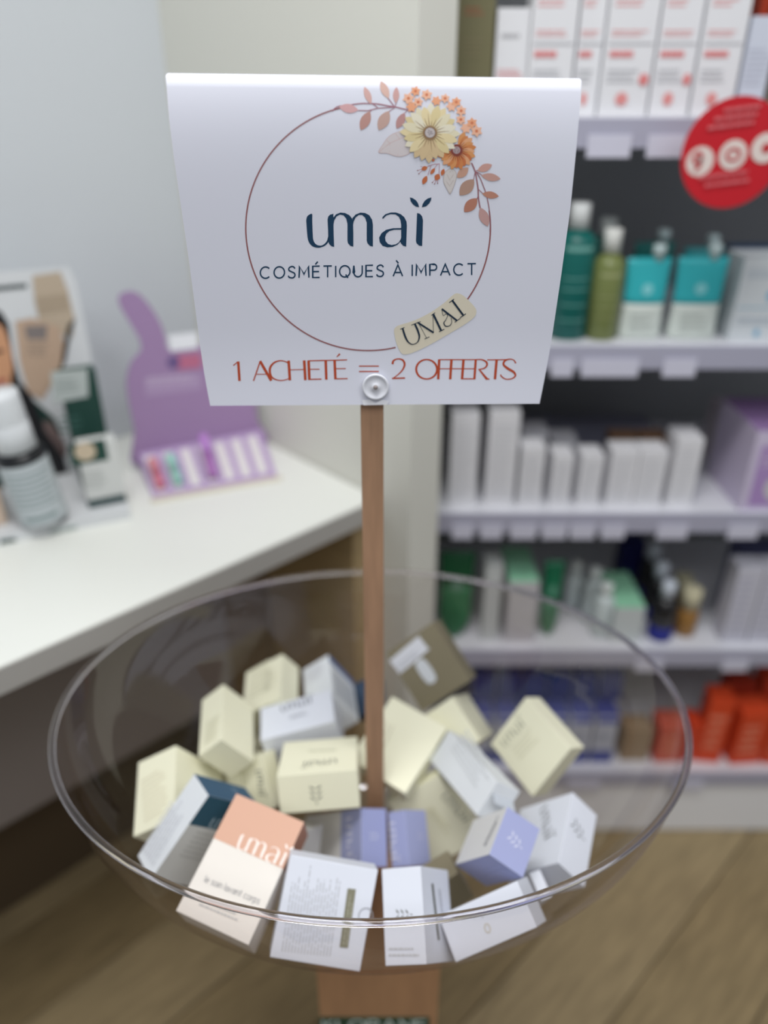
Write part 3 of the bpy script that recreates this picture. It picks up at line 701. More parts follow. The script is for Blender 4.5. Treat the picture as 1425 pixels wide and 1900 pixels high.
BOXES = {
 'cream_1': ((-0.23309, 0.62418, 0.90202), [(-0.862249, -0.002665, -0.506477), (0.160221, -0.950068, -0.26777), (0.480474, 0.312033, -0.819622)], (0.05351, 0.08498, 0.08264)),
 'cream_2': ((-0.19467, 0.71147, 0.91373), [(-0.772719, -0.114298, -0.624373), (0.156277, -0.987633, -0.01261), (0.61521, 0.107319, -0.781025)], (0.03548, 0.0901, 0.05217)),
 'cream_3': ((-0.13303, 0.78886, 0.89633), [(-0.828697, 0.040574, -0.558225), (0.065361, -0.983529, -0.168517), (0.555868, 0.176136, -0.812396)], (0.06156, 0.07094, 0.03513)),
 'white_4': ((-0.07454, 0.80603, 0.88086), [(-0.835681, -0.102507, -0.539564), (0.138283, -0.990049, -0.026085), (0.531521, 0.096411, -0.84154)], (0.04184, 0.07657, 0.05996)),
 'grey_5': ((-0.0582, 0.67464, 0.88959), [(-0.96717, -0.143717, -0.209589), (-0.140326, 0.989619, -0.031039), (0.211874, -0.000609, -0.977297)], (0.09073, 0.05641, 0.06034)),
 'cream_6': ((-0.02874, 0.58194, 0.91018), [(-0.996864, -0.053601, -0.058208), (-0.029869, 0.936094, -0.35048), (0.073274, -0.347643, -0.93476)], (0.08579, 0.081, 0.04364)),
 'cream_7': ((-0.14106, 0.6384, 0.87067), [(-0.858993, 0.259285, -0.441477), (0.239466, -0.558685, -0.794057), (0.452534, 0.787808, -0.417816)], (0.0593, 0.06072, 0.02533)),
 'blue_8': ((-0.17587, 0.53435, 0.92582), [(-0.588761, 0.807426, -0.037747), (-0.566675, -0.445609, -0.693045), (0.576402, 0.386647, -0.719906)], (0.03555, 0.10031, 0.07565)),
 'peach_9': ((-0.07853, 0.51101, 0.91501), [(-0.927945, 0.347592, 0.134531), (-0.372692, -0.861024, -0.346032), (0.004444, 0.371237, -0.928527)], (0.07534, 0.115, 0.04346)),
 'white_10': ((-0.00563, 0.46595, 0.90489), [(-0.972371, 0.023483, 0.232255), (-0.187924, -0.668981, -0.719131), (-0.138487, 0.742909, -0.65491)], (0.08319, 0.08734, 0.02567)),
 'white_11': ((0.03385, 0.46256, 0.91558), [(-0.911349, 0.180982, -0.369714), (0.043248, -0.851092, -0.523232), (0.409356, 0.492836, -0.767815)], (0.03956, 0.07893, 0.07413)),
 'lilac_12': ((-0.02522, 0.57618, 0.85688), [(-0.534091, 0.488454, -0.690043), (0.018152, -0.809393, -0.586987), (0.845232, 0.32603, -0.423423)], (0.13261, 0.05852, 0.03233)),
 'lilac_13': ((0.02236, 0.57932, 0.85073), [(-0.786914, 0.294609, -0.542192), (0.085524, -0.818113, -0.568662), (0.611107, 0.493858, -0.618589)], (0.02325, 0.05655, 0.0406)),
 'cream_14': ((0.06247, 0.63425, 0.84263), [(-0.782703, 0.022673, -0.621982), (0.572798, -0.364683, -0.734104), (0.24347, 0.930856, -0.272452)], (0.07527, 0.0947, 0.02217)),
 'white_15': ((0.12104, 0.57559, 0.89906), [(-0.402945, 0.891403, -0.207452), (-0.529551, -0.411949, -0.741535), (0.746466, 0.188941, -0.638036)], (0.10903, 0.04234, 0.03661)),
 'cream_16': ((0.21248, 0.63169, 0.88935), [(-0.510687, 0.843246, 0.167734), (-0.502793, -0.134657, -0.853854), (0.697423, 0.520387, -0.492746)], (0.08149, 0.07835, 0.03011)),
 'cream_17': ((0.07604, 0.68039, 0.87296), [(-0.826609, 0.549942, 0.119503), (-0.553998, -0.757801, -0.344707), (0.099009, 0.351143, -0.931072)], (0.07938, 0.09347, 0.02692)),
 'cream_18': ((0.08505, 0.72297, 0.88333), [(-0.79306, -0.158575, -0.588141), (0.524806, -0.668043, -0.52754), (0.309249, 0.72703, -0.613019)], (0.05629, 0.06216, 0.0904)),
 'olive_19': ((0.10956, 0.74429, 0.89033), [(-0.530516, 0.587829, 0.610745), (-0.790017, -0.081685, -0.607619), (0.307288, 0.80485, -0.50773)], (0.08708, 0.07703, 0.03813)),
 'lilac_20': ((0.09991, 0.47973, 0.90879), [(0.44064, 0.854152, 0.276154), (-0.362787, 0.450832, -0.815559), (0.82111, -0.259183, -0.50853)], (0.05065, 0.07403, 0.03928)),
 'white_21': ((0.17571, 0.50394, 0.86369), [(0.355159, 0.929449, 0.09993), (-0.619116, 0.313965, -0.719806), (0.700398, -0.193778, -0.686945)], (0.08681, 0.07857, 0.04031)),
 'white_22': ((0.12217, 0.452, 0.90878), [(-0.841655, -0.056254, -0.537077), (0.363129, -0.79508, -0.485783), (0.399692, 0.60389, -0.689611)], (0.08428, 0.04048, 0.04)),
 'white_23': ((0.14612, 0.49835, 0.85498), [(-0.183193, 0.331523, -0.92549), (0.345128, -0.859812, -0.376312), (0.920504, 0.38835, -0.043094)], (0.05654, 0.02679, 0.01259)),
 'olive_24': ((0.0774, 0.51698, 0.82922), [(-0.869181, -0.289214, -0.401098), (0.398563, 0.070384, -0.914436), (-0.292699, 0.954673, -0.054093)], (0.03257, 0.04971, 0.03)),
 'blue_26': ((-0.01779, 0.7923, 0.85489), [(-0.667831, 0.318566, -0.672694), (0.040531, -0.886873, -0.460232), (0.743208, 0.334622, -0.57937)], (0.03692, 0.04815, 0.02363)),
 'white_27': ((-0.06836, 0.58505, 0.8193), [(-0.326637, -0.672105, 0.664517), (-0.123574, -0.666677, -0.735032), (-0.937037, 0.322206, -0.134706)], (0.0492, 0.03424, 0.04)),
 'cream_29': ((-0.15734, 0.70075, 0.82945), [(-0.660495, -0.734574, 0.155397), (0.211211, -0.380385, -0.900387), (-0.720512, 0.561879, -0.406393)], (0.06532, 0.0612, 0.03679)),
 'cream_30': ((-0.14982, 0.74558, 0.82246), [(-0.899389, -0.413261, 0.142534), (0.111884, -0.532802, -0.838811), (-0.42259, 0.73847, -0.525433)], (0.03589, 0.0349, 0.02505)),
}
# ---------------------------------------------------------------- bowl, pedestal, stick
BC = Vector((-.0135, .622, H-.58)); BA = (.33, .25, .26)        # rim centre; half length, half depth, bowl depth
ped = empty('pedestal', (-.007, BC.y, 0), label='square wooden pedestal holding up the clear bowl, green label on its front', cat='pedestal')
M_PED = mat('beech', (176, 134, 98), .5, .35, grain=.08, scale=10, stretch=(6, 6, 1), bump=.1)
pz = BC.z-BA[2]-.004
for nm, a in (('front_board', (-.0755, .0755, -.0755, -.0635, 0, pz-.0125)), ('back_board', (-.0755, .0755, .0635, .0755, 0, pz-.0125)),
              ('side_board', (-.0755, -.0635, -.0632, .0632, 0, pz-.0125)), ('side_board', (.0635, .0755, -.0632, .0632, 0, pz-.0125)),
              ('top_board', (-.0755, .0755, -.0755, .0755, pz-.012, pz))):
    box(nm, *a, M_PED, ped, .0008)
Y_ = BC.y-.0755
zl = zat(1887, Y_)
box('label_plate', xat(592, zl, Y_)-ped.location.x, xat(797, zl, Y_)-ped.location.x, -.0772, -.0757, zl-.035, zl, mat('label_green', (22, 66, 48), .5), ped)
p = Print(lambda x, y, l: Vector((x, -.0774-l, y)), .0001, .0001)
t, tw = text('KLORANE', .16, .24); k_ = .022
xc = (xat(592, zl, Y_)+xat(797, zl, Y_))/2-ped.location.x
p.add([[(xc+(x-tw/2)*.0195, zl-.004-k_+y*k_) for x, y in q_] for q_ in t], rgbmat((206, 222, 214)))
p.build('printed_name').parent = ped

def clear_mat(name, tint, ior=1.49, rough=.02, lossy=0.0):
    m = bpy.data.materials.new(name); m.use_nodes = True; nt = m.node_tree; nt.nodes.clear()
    out = nt.nodes.new('ShaderNodeOutputMaterial'); mx = nt.nodes.new('ShaderNodeMixShader')
    tr_ = nt.nodes.new('ShaderNodeBsdfTransparent'); gl = nt.nodes.new('ShaderNodeBsdfGlossy'); fr = nt.nodes.new('ShaderNodeMath'); lw = nt.nodes.new('ShaderNodeLayerWeight'); pw = nt.nodes.new('ShaderNodeMath')
    tr_.inputs[0].default_value = (*tint, 1); gl.inputs['Roughness'].default_value = rough; lw.inputs['Blend'].default_value = .5; pw.operation = 'POWER'; pw.inputs[1].default_value = 3.5; fr.operation = 'MULTIPLY_ADD'; fr.inputs[1].default_value = .42; fr.inputs[2].default_value = .06; nt.links.new(lw.outputs['Facing'], pw.inputs[0]); nt.links.new(pw.outputs[0], fr.inputs[0])
    gl.inputs[0].default_value = (.95, .95, 1, 1)
    nt.links.new(fr.outputs[0], mx.inputs[0]); nt.links.new(tr_.outputs[0], mx.inputs[1]); nt.links.new(gl.outputs[0], mx.inputs[2])
    nt.links.new(mx.outputs[0], out.inputs[0]); return m
M_ACR = clear_mat('clear_acrylic', (.90, .875, .872), 1.36, .04)
bowl = empty('bowl', BC-Vector((0, 0, BA[2])), label='large clear plastic bowl full of small cosmetic boxes on the pedestal', cat='bowl')
bm = bmesh.new(); NR, NS = 26, 96; rings = []
for j in range(NR+1):
    a = math.pi/2*(1-j/NR*.985)
    rings.append([bm.verts.new((BA[0]*math.sin(a)*math.cos(2*math.pi*i/NS), BA[1]*math.sin(a)*math.sin(2*math.pi*i/NS), BA[2]*(1-math.cos(a)))) for i in range(NS)])
for a, b in zip(rings, rings[1:]):
    for i in range(NS): bm.faces.new((a[i], a[(i+1) % NS], b[(i+1) % NS], b[i]))
bm.faces.new(rings[-1])
bw = link('bowl_wall', bm, M_ACR, bowl, True)
m = bpy.data.materials.new('clear_rim'); m.use_nodes = True; b_ = m.node_tree.nodes['Principled BSDF']
b_.inputs['Base Color'].default_value = (.86, .84, .88, 1); b_.inputs['Transmission Weight'].default_value = 1; b_.inputs['Roughness'].default_value = .12; b_.inputs['IOR'].default_value = 1.45
bm = bmesh.new(); NT = 10; rings = []
for i in range(NS*2):
    a = 2*math.pi*i/(NS*2); c = Vector((BA[0]*math.cos(a), BA[1]*math.sin(a), BA[2])); n_ = Vector((BA[1]*math.cos(a), BA[0]*math.sin(a), 0)).normalized()
    rings.append([bm.verts.new(c+n_*(.0036*math.cos(2*math.pi*k/NT))+zup*(.0032*math.sin(2*math.pi*k/NT))) for k in range(NT)])
for i in range(len(rings)):
    a, b = rings[i], rings[(i+1) % len(rings)]
    for k in range(NT): bm.faces.new((a[k], b[k], b[(k+1) % NT], a[(k+1) % NT]))
link('rim', bm, m, bowl, True)

# stick
SX = xat(696.5, 1.4, .624)
M_ST = mat('stick_wood', (168, 132, 104), .55, .35, grain=.14, scale=26, stretch=(6, 6, .5), bump=.3)
zb = BC.z-BA[2]+.002
SXb = -.0103
st = empty('sign_post', (SXb, .622, zb), label='slim flat wooden post rising from the bowl to the paper sign', cat='post')
bm = bmesh.new(); bx(bm, -.0098, .0098, -.0035, .0035, .0, 1.525-zb, .0008)
for v in bm.verts:
    v.co.x *= 1.04 if v.co.z < .3 else 1
link('batten', bm, M_ST, st)

# ---------------------------------------------------------------- cosmetic boxes in the bowl
CREAM, WHITE, GREYW = (238, 236, 210), (226, 230, 234), (224, 228, 238)
LIL, BLU, PEA, OLV = (162, 168, 208), (48, 86, 116), (214, 168, 144), (128, 120, 98)
DK, MID, PALE = (96, 98, 96), (170, 172, 166), (206, 204, 180)
PINKG = (206, 200, 196)
SPEC = {
 'cream_1': (CREAM, 'cream box against the left bowl wall, above the blue and white one'),
 'cream_2': (CREAM, 'cream box in the left back of the pile, below the highest cream box'),
 'cream_3': (CREAM, 'cream box highest at the left back of the pile'),
 'white_4': (WHITE, 'white box with a blue side edge, standing at the back left of the post'),
 'grey_5': (GREYW, 'pale blue-white box with the wordmark on top, behind the centre cream box'),
 'cream_6': (CREAM, 'cream box left of the post with a dark leaf mark on its front'),
 'cream_7': (CREAM, 'small cream box face with vertical wordmark above the peach box'),
 'blue_8': (WHITE, 'white box with a dark blue top band, at the left beside the peach box'),
 'peach_9': ((230, 224, 216), 'peach and white box with large wordmark, front left of the pile'),
 'white_10': (GREYW, 'white box at the front with an olive strip and small print'),
 'white_11': (GREYW, 'white box at the front centre with a leaf mark lying sideways'),
 'lilac_12': ((226, 224, 222), 'lilac and white box below the foot of the post, left of its twin'),
 'lilac_13': (LIL, 'lilac box tight against its twin, right of the foot of the post'),
 'cream_14': (CREAM, 'large cream box right of the foot of the post, behind the lilac twin'),
 'white_15': (WHITE, 'bluish white box lying tilted with an open end flap, right of the post'),
 'cream_16': (CREAM, 'cream box tilted on its corner at the right back of the pile'),
 'cream_17': (CREAM, 'cream box directly right of the post under the olive box'),
 'cream_18': (CREAM, 'cream box half hidden behind the tilted bluish white box'),
 'olive_19': (OLV, 'olive brown box with white stickers, highest of the pile right of the post'),
 'lilac_20': ((226, 226, 226), 'lilac and white box with a white leaf mark, right front of the pile'),
 'white_21': (GREYW, 'white box at the far right of the pile behind the lilac one'),
 'white_22': (GREYW, 'white box at the right front lying under the rim'),
 'white_23': (GREYW, 'bit of a white box showing between the lilac and the right front box'),
 'olive_24': (OLV, 'olive box deep in the gap left of the lilac and white box'),
 'blue_26': ((60, 78, 100), 'dark blue box peeping out behind the post at the back'),
 'white_27': ((206, 204, 200), 'white box deep in the gap between the peach and the lilac box'),
 'cream_29': (CREAM, 'cream box buried at the left under the second cream box'),
 'cream_30': (CREAM, 'cream box buried under the highest cream box at the left back'),
}
OBJ = {}
def card(col): return mat('carton_%d_%d_%d' % tuple(col), col, .5, .35)
for k, (o_, ax, L) in BOXES.items():
    o_ = Vector(o_); A = [Vector(a) for a in ax]; sg = 1 if A[0].cross(A[1]).dot(A[2]) > 0 else -1
    R3 = Matrix((A[0], A[1], A[2]*sg)).transposed().to_4x4()
    M = Matrix.Translation(o_) @ R3
    bm = bmesh.new(); bx(bm, 0, L[0], 0, L[1], min(0, L[2]*sg), max(0, L[2]*sg), .0007)
    bmesh.ops.recalc_face_normals(bm, faces=bm.faces[:])
    ob = link('cosmetic_box', bm, card(SPEC[k][0])); ob.matrix_world = M
    tag(ob, SPEC[k][1], 'box', 'cosmetic boxes in the bowl')
    OBJ[k] = (ob, o_, A, L)
bpy.context.view_layer.update()
FACE = {'AB': (0, 1, 2), 'AC': (0, 2, 1), 'BC': (1, 2, 0)}
class Face:
    """a printable side of a box: panels in 0..1 side coordinates and print laid along a line on it"""
    def __init__(s, k, f):
        ob, o_, A, L = OBJ[k]; i, j, n = FACE[f]; s.ob = ob
        s.o, s.i, s.j, s.n, s.Li, s.Lj = o_, A[i], A[j], -A[n], L[i], L[j]
        s.f2 = Print(lambda x, y, l: s.o+s.i*(x*s.Li)+s.j*(y*s.Lj)+s.n*l, .00025, .0001)
        s.lift = .0006
        s.parts = []
    def panel(s, x0, y0, x1, y1, col): s.f2.add(R_(x0, y0, x1, y1), card(col)); return s
    def put(s, polys, p1, p2, up, size_h, col, center=True, cut=None):
        """polys with width 1 (x) laid from pixel p1 to p2, up = pixel towards which the print stands"""
        a, b, u = (onplane(*p, s.o, s.n) for p in (p1, p2, up))
        d = (b-a); w_ = d.length; d.normalize(); v = s.n.cross(d)
        if v.dot(u-a) < 0: v = -v
        def fn(x, y, l): return a+d*(x*w_)+v*(y*size_h*w_)+s.n*l
        s.parts.append((fn, polys, rgbmat(col), s.lift)); s.lift += .0001
        return s
    def done(s):
        if s.f2.items: s.f2.build('printed_panel', s.ob)
        for fn, polys, m_, l in s.parts:
            Print(fn, l, .00001).add(polys, m_).build('printed_mark', s.ob)
LM = [[(x*1.0, y) for x, y in q_] for q_ in leafmark()]
def lines(rows, seed, asp=.6, th=.35): return [[(x, y) for x, y in q_] for q_ in bars(1, asp, rows, seed, th)]
WM = LOGO_UP
Face('cream_1', 'AB').put(lines(9, 1, 1.6), (268, 1530), (315, 1500), (275, 1430), 1, (222, 216, 192)).done()
Face('cream_2', 'AB').put(lines(8, 2, 1.6), (378, 1385), (404, 1368), (385, 1310), 1, (216, 214, 190)).done()
Face('cream_3', 'AB').put(lines(7, 3, 1.2), (462, 1300), (512, 1272), (470, 1250), 1, (216, 214, 188)).put(WM, (500, 1280), (505, 1240), (490, 1260), 1, (206, 204, 182)).done()
Face('white_4', 'AB').put(lines(6, 4, 1), (568, 1270), (600, 1255), (570, 1240), 1, (206, 206, 212)).done()
Face('white_4', 'BC').panel(0, 0, .16, 1, (96, 116, 160)).panel(.3, .1, .9, .9, (196, 200, 206)).done()
Face('grey_5', 'AB').put(WM, (522, 1322), (582, 1304), (545, 1290), 1, (110, 114, 124)).put(lines(2, 5, .3), (538, 1336), (572, 1326), (540, 1325), 1, (160, 164, 172)).done()
Face('grey_5', 'AC').put(lines(5, 6, .4), (520, 1420), (600, 1395), (520, 1390), 1, (176, 176, 182)).done()
Face('cream_6', 'AB').put(WM, (625, 1408), (560, 1414), (590, 1440), 1, (120, 122, 112)).put(lines(1, 7, .12, .6), (624, 1390), (560, 1393), (590, 1430), 1, (206, 206, 184)).done()
Face('cream_6', 'AC').put(LM, (588, 1492), (612, 1490), (588, 1440), 1.6, (96, 100, 92)).done()
Face('cream_7', 'AB').put(WM, (475, 1428), (481, 1478), (500, 1440), 1, (120, 122, 112)).put(lines(2, 8, .5), (445, 1430), (450, 1465), (465, 1450), 1, (206, 204, 176)).done()
f = Face('blue_8', 'AC').panel(0, 0, 1, 1, BLU); f.put(LM, (431, 1470), (442, 1478), (415, 1450), 1.9, (150, 176, 200)).done()
f = Face('blue_8', 'BC').panel(0, 0, .34, 1, (44, 82, 100)).panel(.34, 0, 1, 1, (206, 206, 202)); f.put(WM, (384, 1535), (440, 1548), (395, 1510), 1, (170, 190, 200))
f.put(lines(6, 9, .7), (330, 1590), (392, 1604), (345, 1560), 1, (184, 184, 180)).done()
Face('blue_8', 'AB').put(lines(7, 10, .45), (285, 1608), (350, 1500), (270, 1590), 1, (206, 208, 214)).done()
f = Face('peach_9', 'AB').panel(0, 0, 1, .40, PEA)
f.put(WM, (436, 1574), (528, 1613), (450, 1545), 1, (250, 240, 232))
txt, tw = text('le soin lavant corps', .07, .14, .3)
f.put([[(x/tw, y/tw) for x, y in q_] for q_ in txt], (378, 1636), (480, 1678), (385, 1610), 1, (110, 112, 120))
f.put(sw(.008, (0, 0), (1, 0)), (372, 1655), (455, 1690), (385, 1610), 1, MID).put(lines(3, 11, .3), (368, 1682), (440, 1712), (375, 1655), 1, (190, 190, 190)).done()
Face('peach_9', 'BC').panel(0, 0, .40, 1, (190, 136, 112)).done()  # darker peach: the shade on this side is put into the colour
f = Face('white_10', 'AB').put(lines(16, 12, .62, .34), (520, 1765), (545, 1600), (620, 1700), 1, (196, 198, 203))
f.put([R_(0, 0, 1, .155)], (630, 1757), (645, 1648), (665, 1700), 1, (132, 130, 110)).put(lines(2, 13, .13, .4), (634, 1752), (648, 1652), (660, 1700), 1, (166, 164, 146))
f.put(sw(.06, *arc(.5, .5, .5, .5, 0, 360, 20)), (664, 1712), (690, 1714), (676, 1680), 1, (150, 152, 156)).done()
f = Face('white_11', 'AB').put(LM, (766, 1697), (766, 1677), (720, 1697), 2.0, (96, 100, 92)).put(lines(2, 14, .3), (722, 1778), (785, 1778), (722, 1750), 1, (200, 202, 206)).done()
Face('white_11', 'BC').put([R_(0, 0, 1, .09)], (800, 1640), (812, 1745), (830, 1690), 1, (84, 86, 76)).put(lines(2, 15, .2), (812, 1650), (822, 1730), (830, 1690), 1, (184, 186, 192)).done()
f = Face('lilac_12', 'AB').panel(0, 0, .33, 1, LIL).put(WM, (642, 1518), (644, 1606), (668, 1560), 1, (222, 222, 236)).put(lines(4, 16, .5), (590, 1600), (590, 1520), (560, 1560), 1, (196, 196, 196)).done()
f = Face('lilac_12', 'BC').panel(0, 0, 1, 1, (150, 156, 198)).put(LM, (704, 1552), (704, 1536), (684, 1552), 1.5, (206, 208, 226)).done()  # side turned from the light, its shade painted as a deeper lilac
f = Face('lilac_13', 'AB').put(WM, (722, 1526), (726, 1600), (746, 1560), .8, (222, 222, 236)).done()
Face('lilac_13', 'BC').put(LM, (787, 1554), (787, 1538), (765, 1554), 1.5, (206, 208, 226)).done()
Face('cream_14', 'AB').put(WM, (816, 1478), (862, 1530), (870, 1470), 1, (176, 176, 156)).put(lines(3, 17, .25), (790, 1502), (830, 1552), (840, 1500), 1, (216, 212, 184)).done()
Face('white_15', 'AB').put(lines(6, 18, .45), (836, 1392), (888, 1474), (880, 1430), 1, (206, 209, 212)).done()
Face('cream_16', 'AB').put(WM, (938, 1388), (978, 1345), (940, 1350), 1, (176, 176, 158)).put(lines(4, 19, .5), (966, 1412), (1005, 1370), (960, 1380), 1, (222, 220, 196)).done()
Face('cream_17', 'AB').put(lines(5, 20, .6), (712, 1400), (742, 1330), (680, 1380), 1, (212, 208, 186)).done()
f = Face('olive_19', 'AB').put([closedsmooth([(0.04, .0), (.96, .0), (1, .05), (1, .38), (.96, .42), (.04, .42), (0, .38), (0, .05)], 3)], (742, 1250), (796, 1205), (722, 1222), 1, (214, 216, 224))
f.put([closedsmooth([(0, 0), (1, 0), (1, .5), (0, .5)], 4)], (771, 1234), (794, 1268), (795, 1230), 1, (206, 210, 216)).put(lines(2, 21, .2), (744, 1243), (786, 1208), (722, 1222), 1, (170, 172, 180)).done()
f = Face('lilac_20', 'AC').panel(0, 0, 1, 1, LIL).put(LM, (968, 1575), (980, 1560), (940, 1545), 1.6, (226, 228, 240)).done()
f = Face('lilac_20', 'BC').panel(0, 0, 1, 1, LIL).put(lines(2, 22, .25), (910, 1628), (945, 1614), (920, 1600), 1, (176, 182, 220)).done()
Face('lilac_20', 'AB').put(lines(2, 23, .2, .5), (902, 1570), (930, 1512), (880, 1540), 1, (150, 150, 156)).done()
Face('white_21', 'AB').put(WM, (1002, 1502), (1010, 1565), (1040, 1530), .8, (150, 152, 152)).done()
Face('white_21', 'AC').put(LM, (1084, 1560), (1094, 1546), (1058, 1530), 1.6, (110, 114, 112)).done()
Face('white_22', 'AB').put(sw(.16, (0, 0), (1, 0)), (892, 1690), (896, 1702), (910, 1690), 1, (110, 112, 108)).put(sw(.10, *arc(.5, .3, .35, .25, 0, 360, 16)), (896, 1712), (902, 1735), (920, 1715), 1, (206, 200, 184)).done()
# open end flap of the tilted bluish box
ob, o_, A, L = OBJ['white_15']
bm = bmesh.new()
q0 = o_ + A[2]*L[2]*.05; q1 = o_+A[2]*L[2]*.95
nn = -A[0]
for t0 in ((.0, .6),):
    v = [bm.verts.new(x) for x in (o_+A[1]*L[1]*.3+nn*.0006+A[2]*L[2]*.08, o_+A[1]*L[1]*.3+nn*.0006+A[2]*L[2]*.92, o_+A[1]*L[1]*.45+nn*.011+A[2]*L[2]*.95, o_+A[1]*L[1]*.45+nn*.011+A[2]*L[2]*.05)]
    v2 = [bm.verts.new(x.co+A[1]*.0006) for x in v]
    bm.faces.new(v); bm.faces.new(v2[::-1])
    for i in range(4): bm.faces.new((v[i], v2[i], v2[(i+1) % 4], v[(i+1) % 4]))
fl_ = link('end_flap', bm, card((200, 206, 214))); fl_.parent = ob; fl_.matrix_parent_inverse = ob.matrix_world.inverted()
# boxes that carry the pile from below, seen only in its gaps
rr = random.Random(11)

# ---------------------------------------------------------------- the paper sign
def edge_lerp(tab, y):
    for (x0, y0), (x1, y1) in zip(tab, tab[1:]):
        if y <= y1: return x0+(x1-x0)*(y-y0)/(y1-y0)
    (x0, y0), (x1, y1) = tab[-2:]; return x0+(x1-x0)*(y-y0)/(y1-y0)
LEFT = [(307, 135), (313, 215), (322, 290), (336, 385), (350, 480), (362, 570), (370, 630), (373, 655), (380, 700), (390, 753)]
RIGHT = [(1079, 146), (1076, 200), (1068, 290), (1058, 390), (1040, 520), (1022, 640), (1010, 705), (1001, 749)]
ZT0, ZB0 = H+.0035, H-.241
def sheet_y(x, z):
    t = (ZT0-z)/(ZT0-ZB0)
    return .599+.018*t+.009*math.exp(-max(t, -.1)/.11)-.004*max(0, (t-.72)/.28)**2+.0016*math.sin(t*3.1)*math.cos(x*9)+.010*max(0, abs(x)-.09)**2/.01*.12
def onsheet(px, py, lift=0):
    r = ray(px, py); Y = .605
    for _ in range(8):
        p_ = EYE+r*(Y/r.y); Y = sheet_y(p_.x, p_.z)-lift
    return EYE+r*(Y/r.y)
sg = empty('paper_sign', (SXb, .605, ZB0), label='white paper sign with floral wreath logo, folded over the wooden post', cat='sign')
bm = bmesh.new(); NI, NJ = 30, 26; grid = []
for i in range(NI+1):
    t = i/NI; row = []
    yl = 141+(753-141)*t; yr = 151+(749-151)*t
    for j in range(NJ+1):
        s = j/NJ; xl = edge_lerp(LEFT, yl); xr = edge_lerp(RIGHT, yr)
        y = yl+(yr-yl)*s - (4 if t == 0 else 0)*math.sin(math.pi*s)*0
        row.append(bm.verts.new(onsheet(xl+(xr-xl)*s, y)))
    grid.append(row)
# fold over the top and the flap behind
top = grid[0]; back = []
for k, (dy, dz) in enumerate(((.003, .0012), (.008, .0018), (.016, .0010), (.024, -.003), (.030, -.03), (.036, -.10), (.040, -.17), (.042, -.2385))):
    back.append([bm.verts.new(Vector((v.co.x*(1-.0*k), v.co.y+dy, v.co.z+dz))) for v in top])
allr = back[::-1]+grid
for a, b in zip(allr, allr[1:]):
    for j in range(NJ): bm.faces.new((a[j], a[j+1], b[j+1], b[j]))
M_PAP = mat('paper', (222, 224, 236), .6, .3)
sh = link('sheet', bm, M_PAP, None, True)
sh.parent = sg; bpy.context.view_layer.update(); sh.matrix_parent_inverse = sg.matrix_world.inverted()
so = sh.modifiers.new('thickness', 'SOLIDIFY'); so.thickness = .0002; so.offset = 1; so.use_rim = False

P = lambda: Print(lambda x, y, l: onsheet(x, y, l), .00015, .000005)
NAVY = mat('ink_navy', (18, 58, 88), .5); ORA = mat('ink_orange', (184, 74, 42), .5); WR = mat('ink_wreath', (150, 96, 98), .5)
pp = P(); pp.add(Zp([[(x, y) for x, y in q_] for q_ in LOGO], 540, 350, 5.089), NAVY); pp.build('printed_wordmark', sg)
# line under the wordmark
t, tw = text('COSMÉTIQUES À IMPACT', .13, .36, .55)
sc = 400/tw
pp = P(); pp.add([[(483+x*sc, 516.5-x*sc*.016-y*21) for x, y in q_] for q_ in t], NAVY); pp.build('printed_subtitle', sg)
# offer line
pp = P()
off = []
off += sw(24, (112, 156), (124, 340)) + sw(10, (65, 195), (110, 158)) + sw(12, (320, 152), (256, 340)) + sw(25, (318, 152), (424, 338)) + sw(8, (285, 277), (388, 277))
off += stroke(smoothpts([(588, 176, 9), (560, 158, 10), (510, 149, 11), (455, 165, 16), (418, 205, 20), (410, 250, 22), (425, 300, 18), (465, 326, 12), (515, 336, 10), (565, 328, 9), (590, 316, 9)], 4))
off += sw(25, (588, 148), (600, 335)) + sw(25, (735, 146), (746, 333)) + sw(8, (600, 235), (735, 232))
off += sw(25, (776, 146), (784, 331)) + sw(10, (776, 150), (920, 146)) + sw(9, (785, 230), (880, 230)) + sw(11, (784, 325), (898, 323))
off += sw(24, (938, 146), (944, 328)) + sw(10, (860, 148), (1030, 144)) + sw(24, (1022, 143), (1030, 325)) + sw(10, (1022, 145), (1140, 141)) + sw(9, (1035, 224), (1128, 223)) + sw(11, (1030, 320), (1145, 318))
off += stroke([(1042, 114, 6), (1072, 84, 18)]) + sw(11, (1252, 200), (1440, 200)) + sw(11, (1252, 251), (1440, 251))
pp.add(Zp(off, 420, 640, 5.089), ORA)
o2 = stroke(smoothpts([(230, 692, 20), (238, 662, 16), (275, 646, 11), (318, 655, 16), (336, 690, 18), (322, 735, 14), (285, 778, 10), (232, 818, 8)], 4)) + sw(13, (225, 818), (340, 814))
o2 += stroke([(*p_, 12+6*abs(math.cos(math.radians(i*15)))) for i, p_ in enumerate(arc(530, 737, 92, 86, 0, 360, 24))])
o2 += sw(22, (641, 650), (632, 826)) + sw(9, (640, 652), (965, 652)) + sw(8, (640, 732), (955, 732)) + sw(22, (749, 654), (738, 826)) + sw(22, (855, 654), (842, 826)) + sw(10, (842, 821), (960, 821))
o2 += sw(20, (963, 652), (951, 826)) + stroke(smoothpts([(960, 652, 9), (1015, 652, 11), (1055, 672, 16), (1062, 700, 16), (1038, 728, 12), (985, 740, 9)], 4)) + stroke([(995, 740, 12), (1060, 822, 20), (1085, 824, 8)])
o2 += sw(9, (1063, 654), (1245, 652)) + sw(22, (1147, 654), (1132, 826))
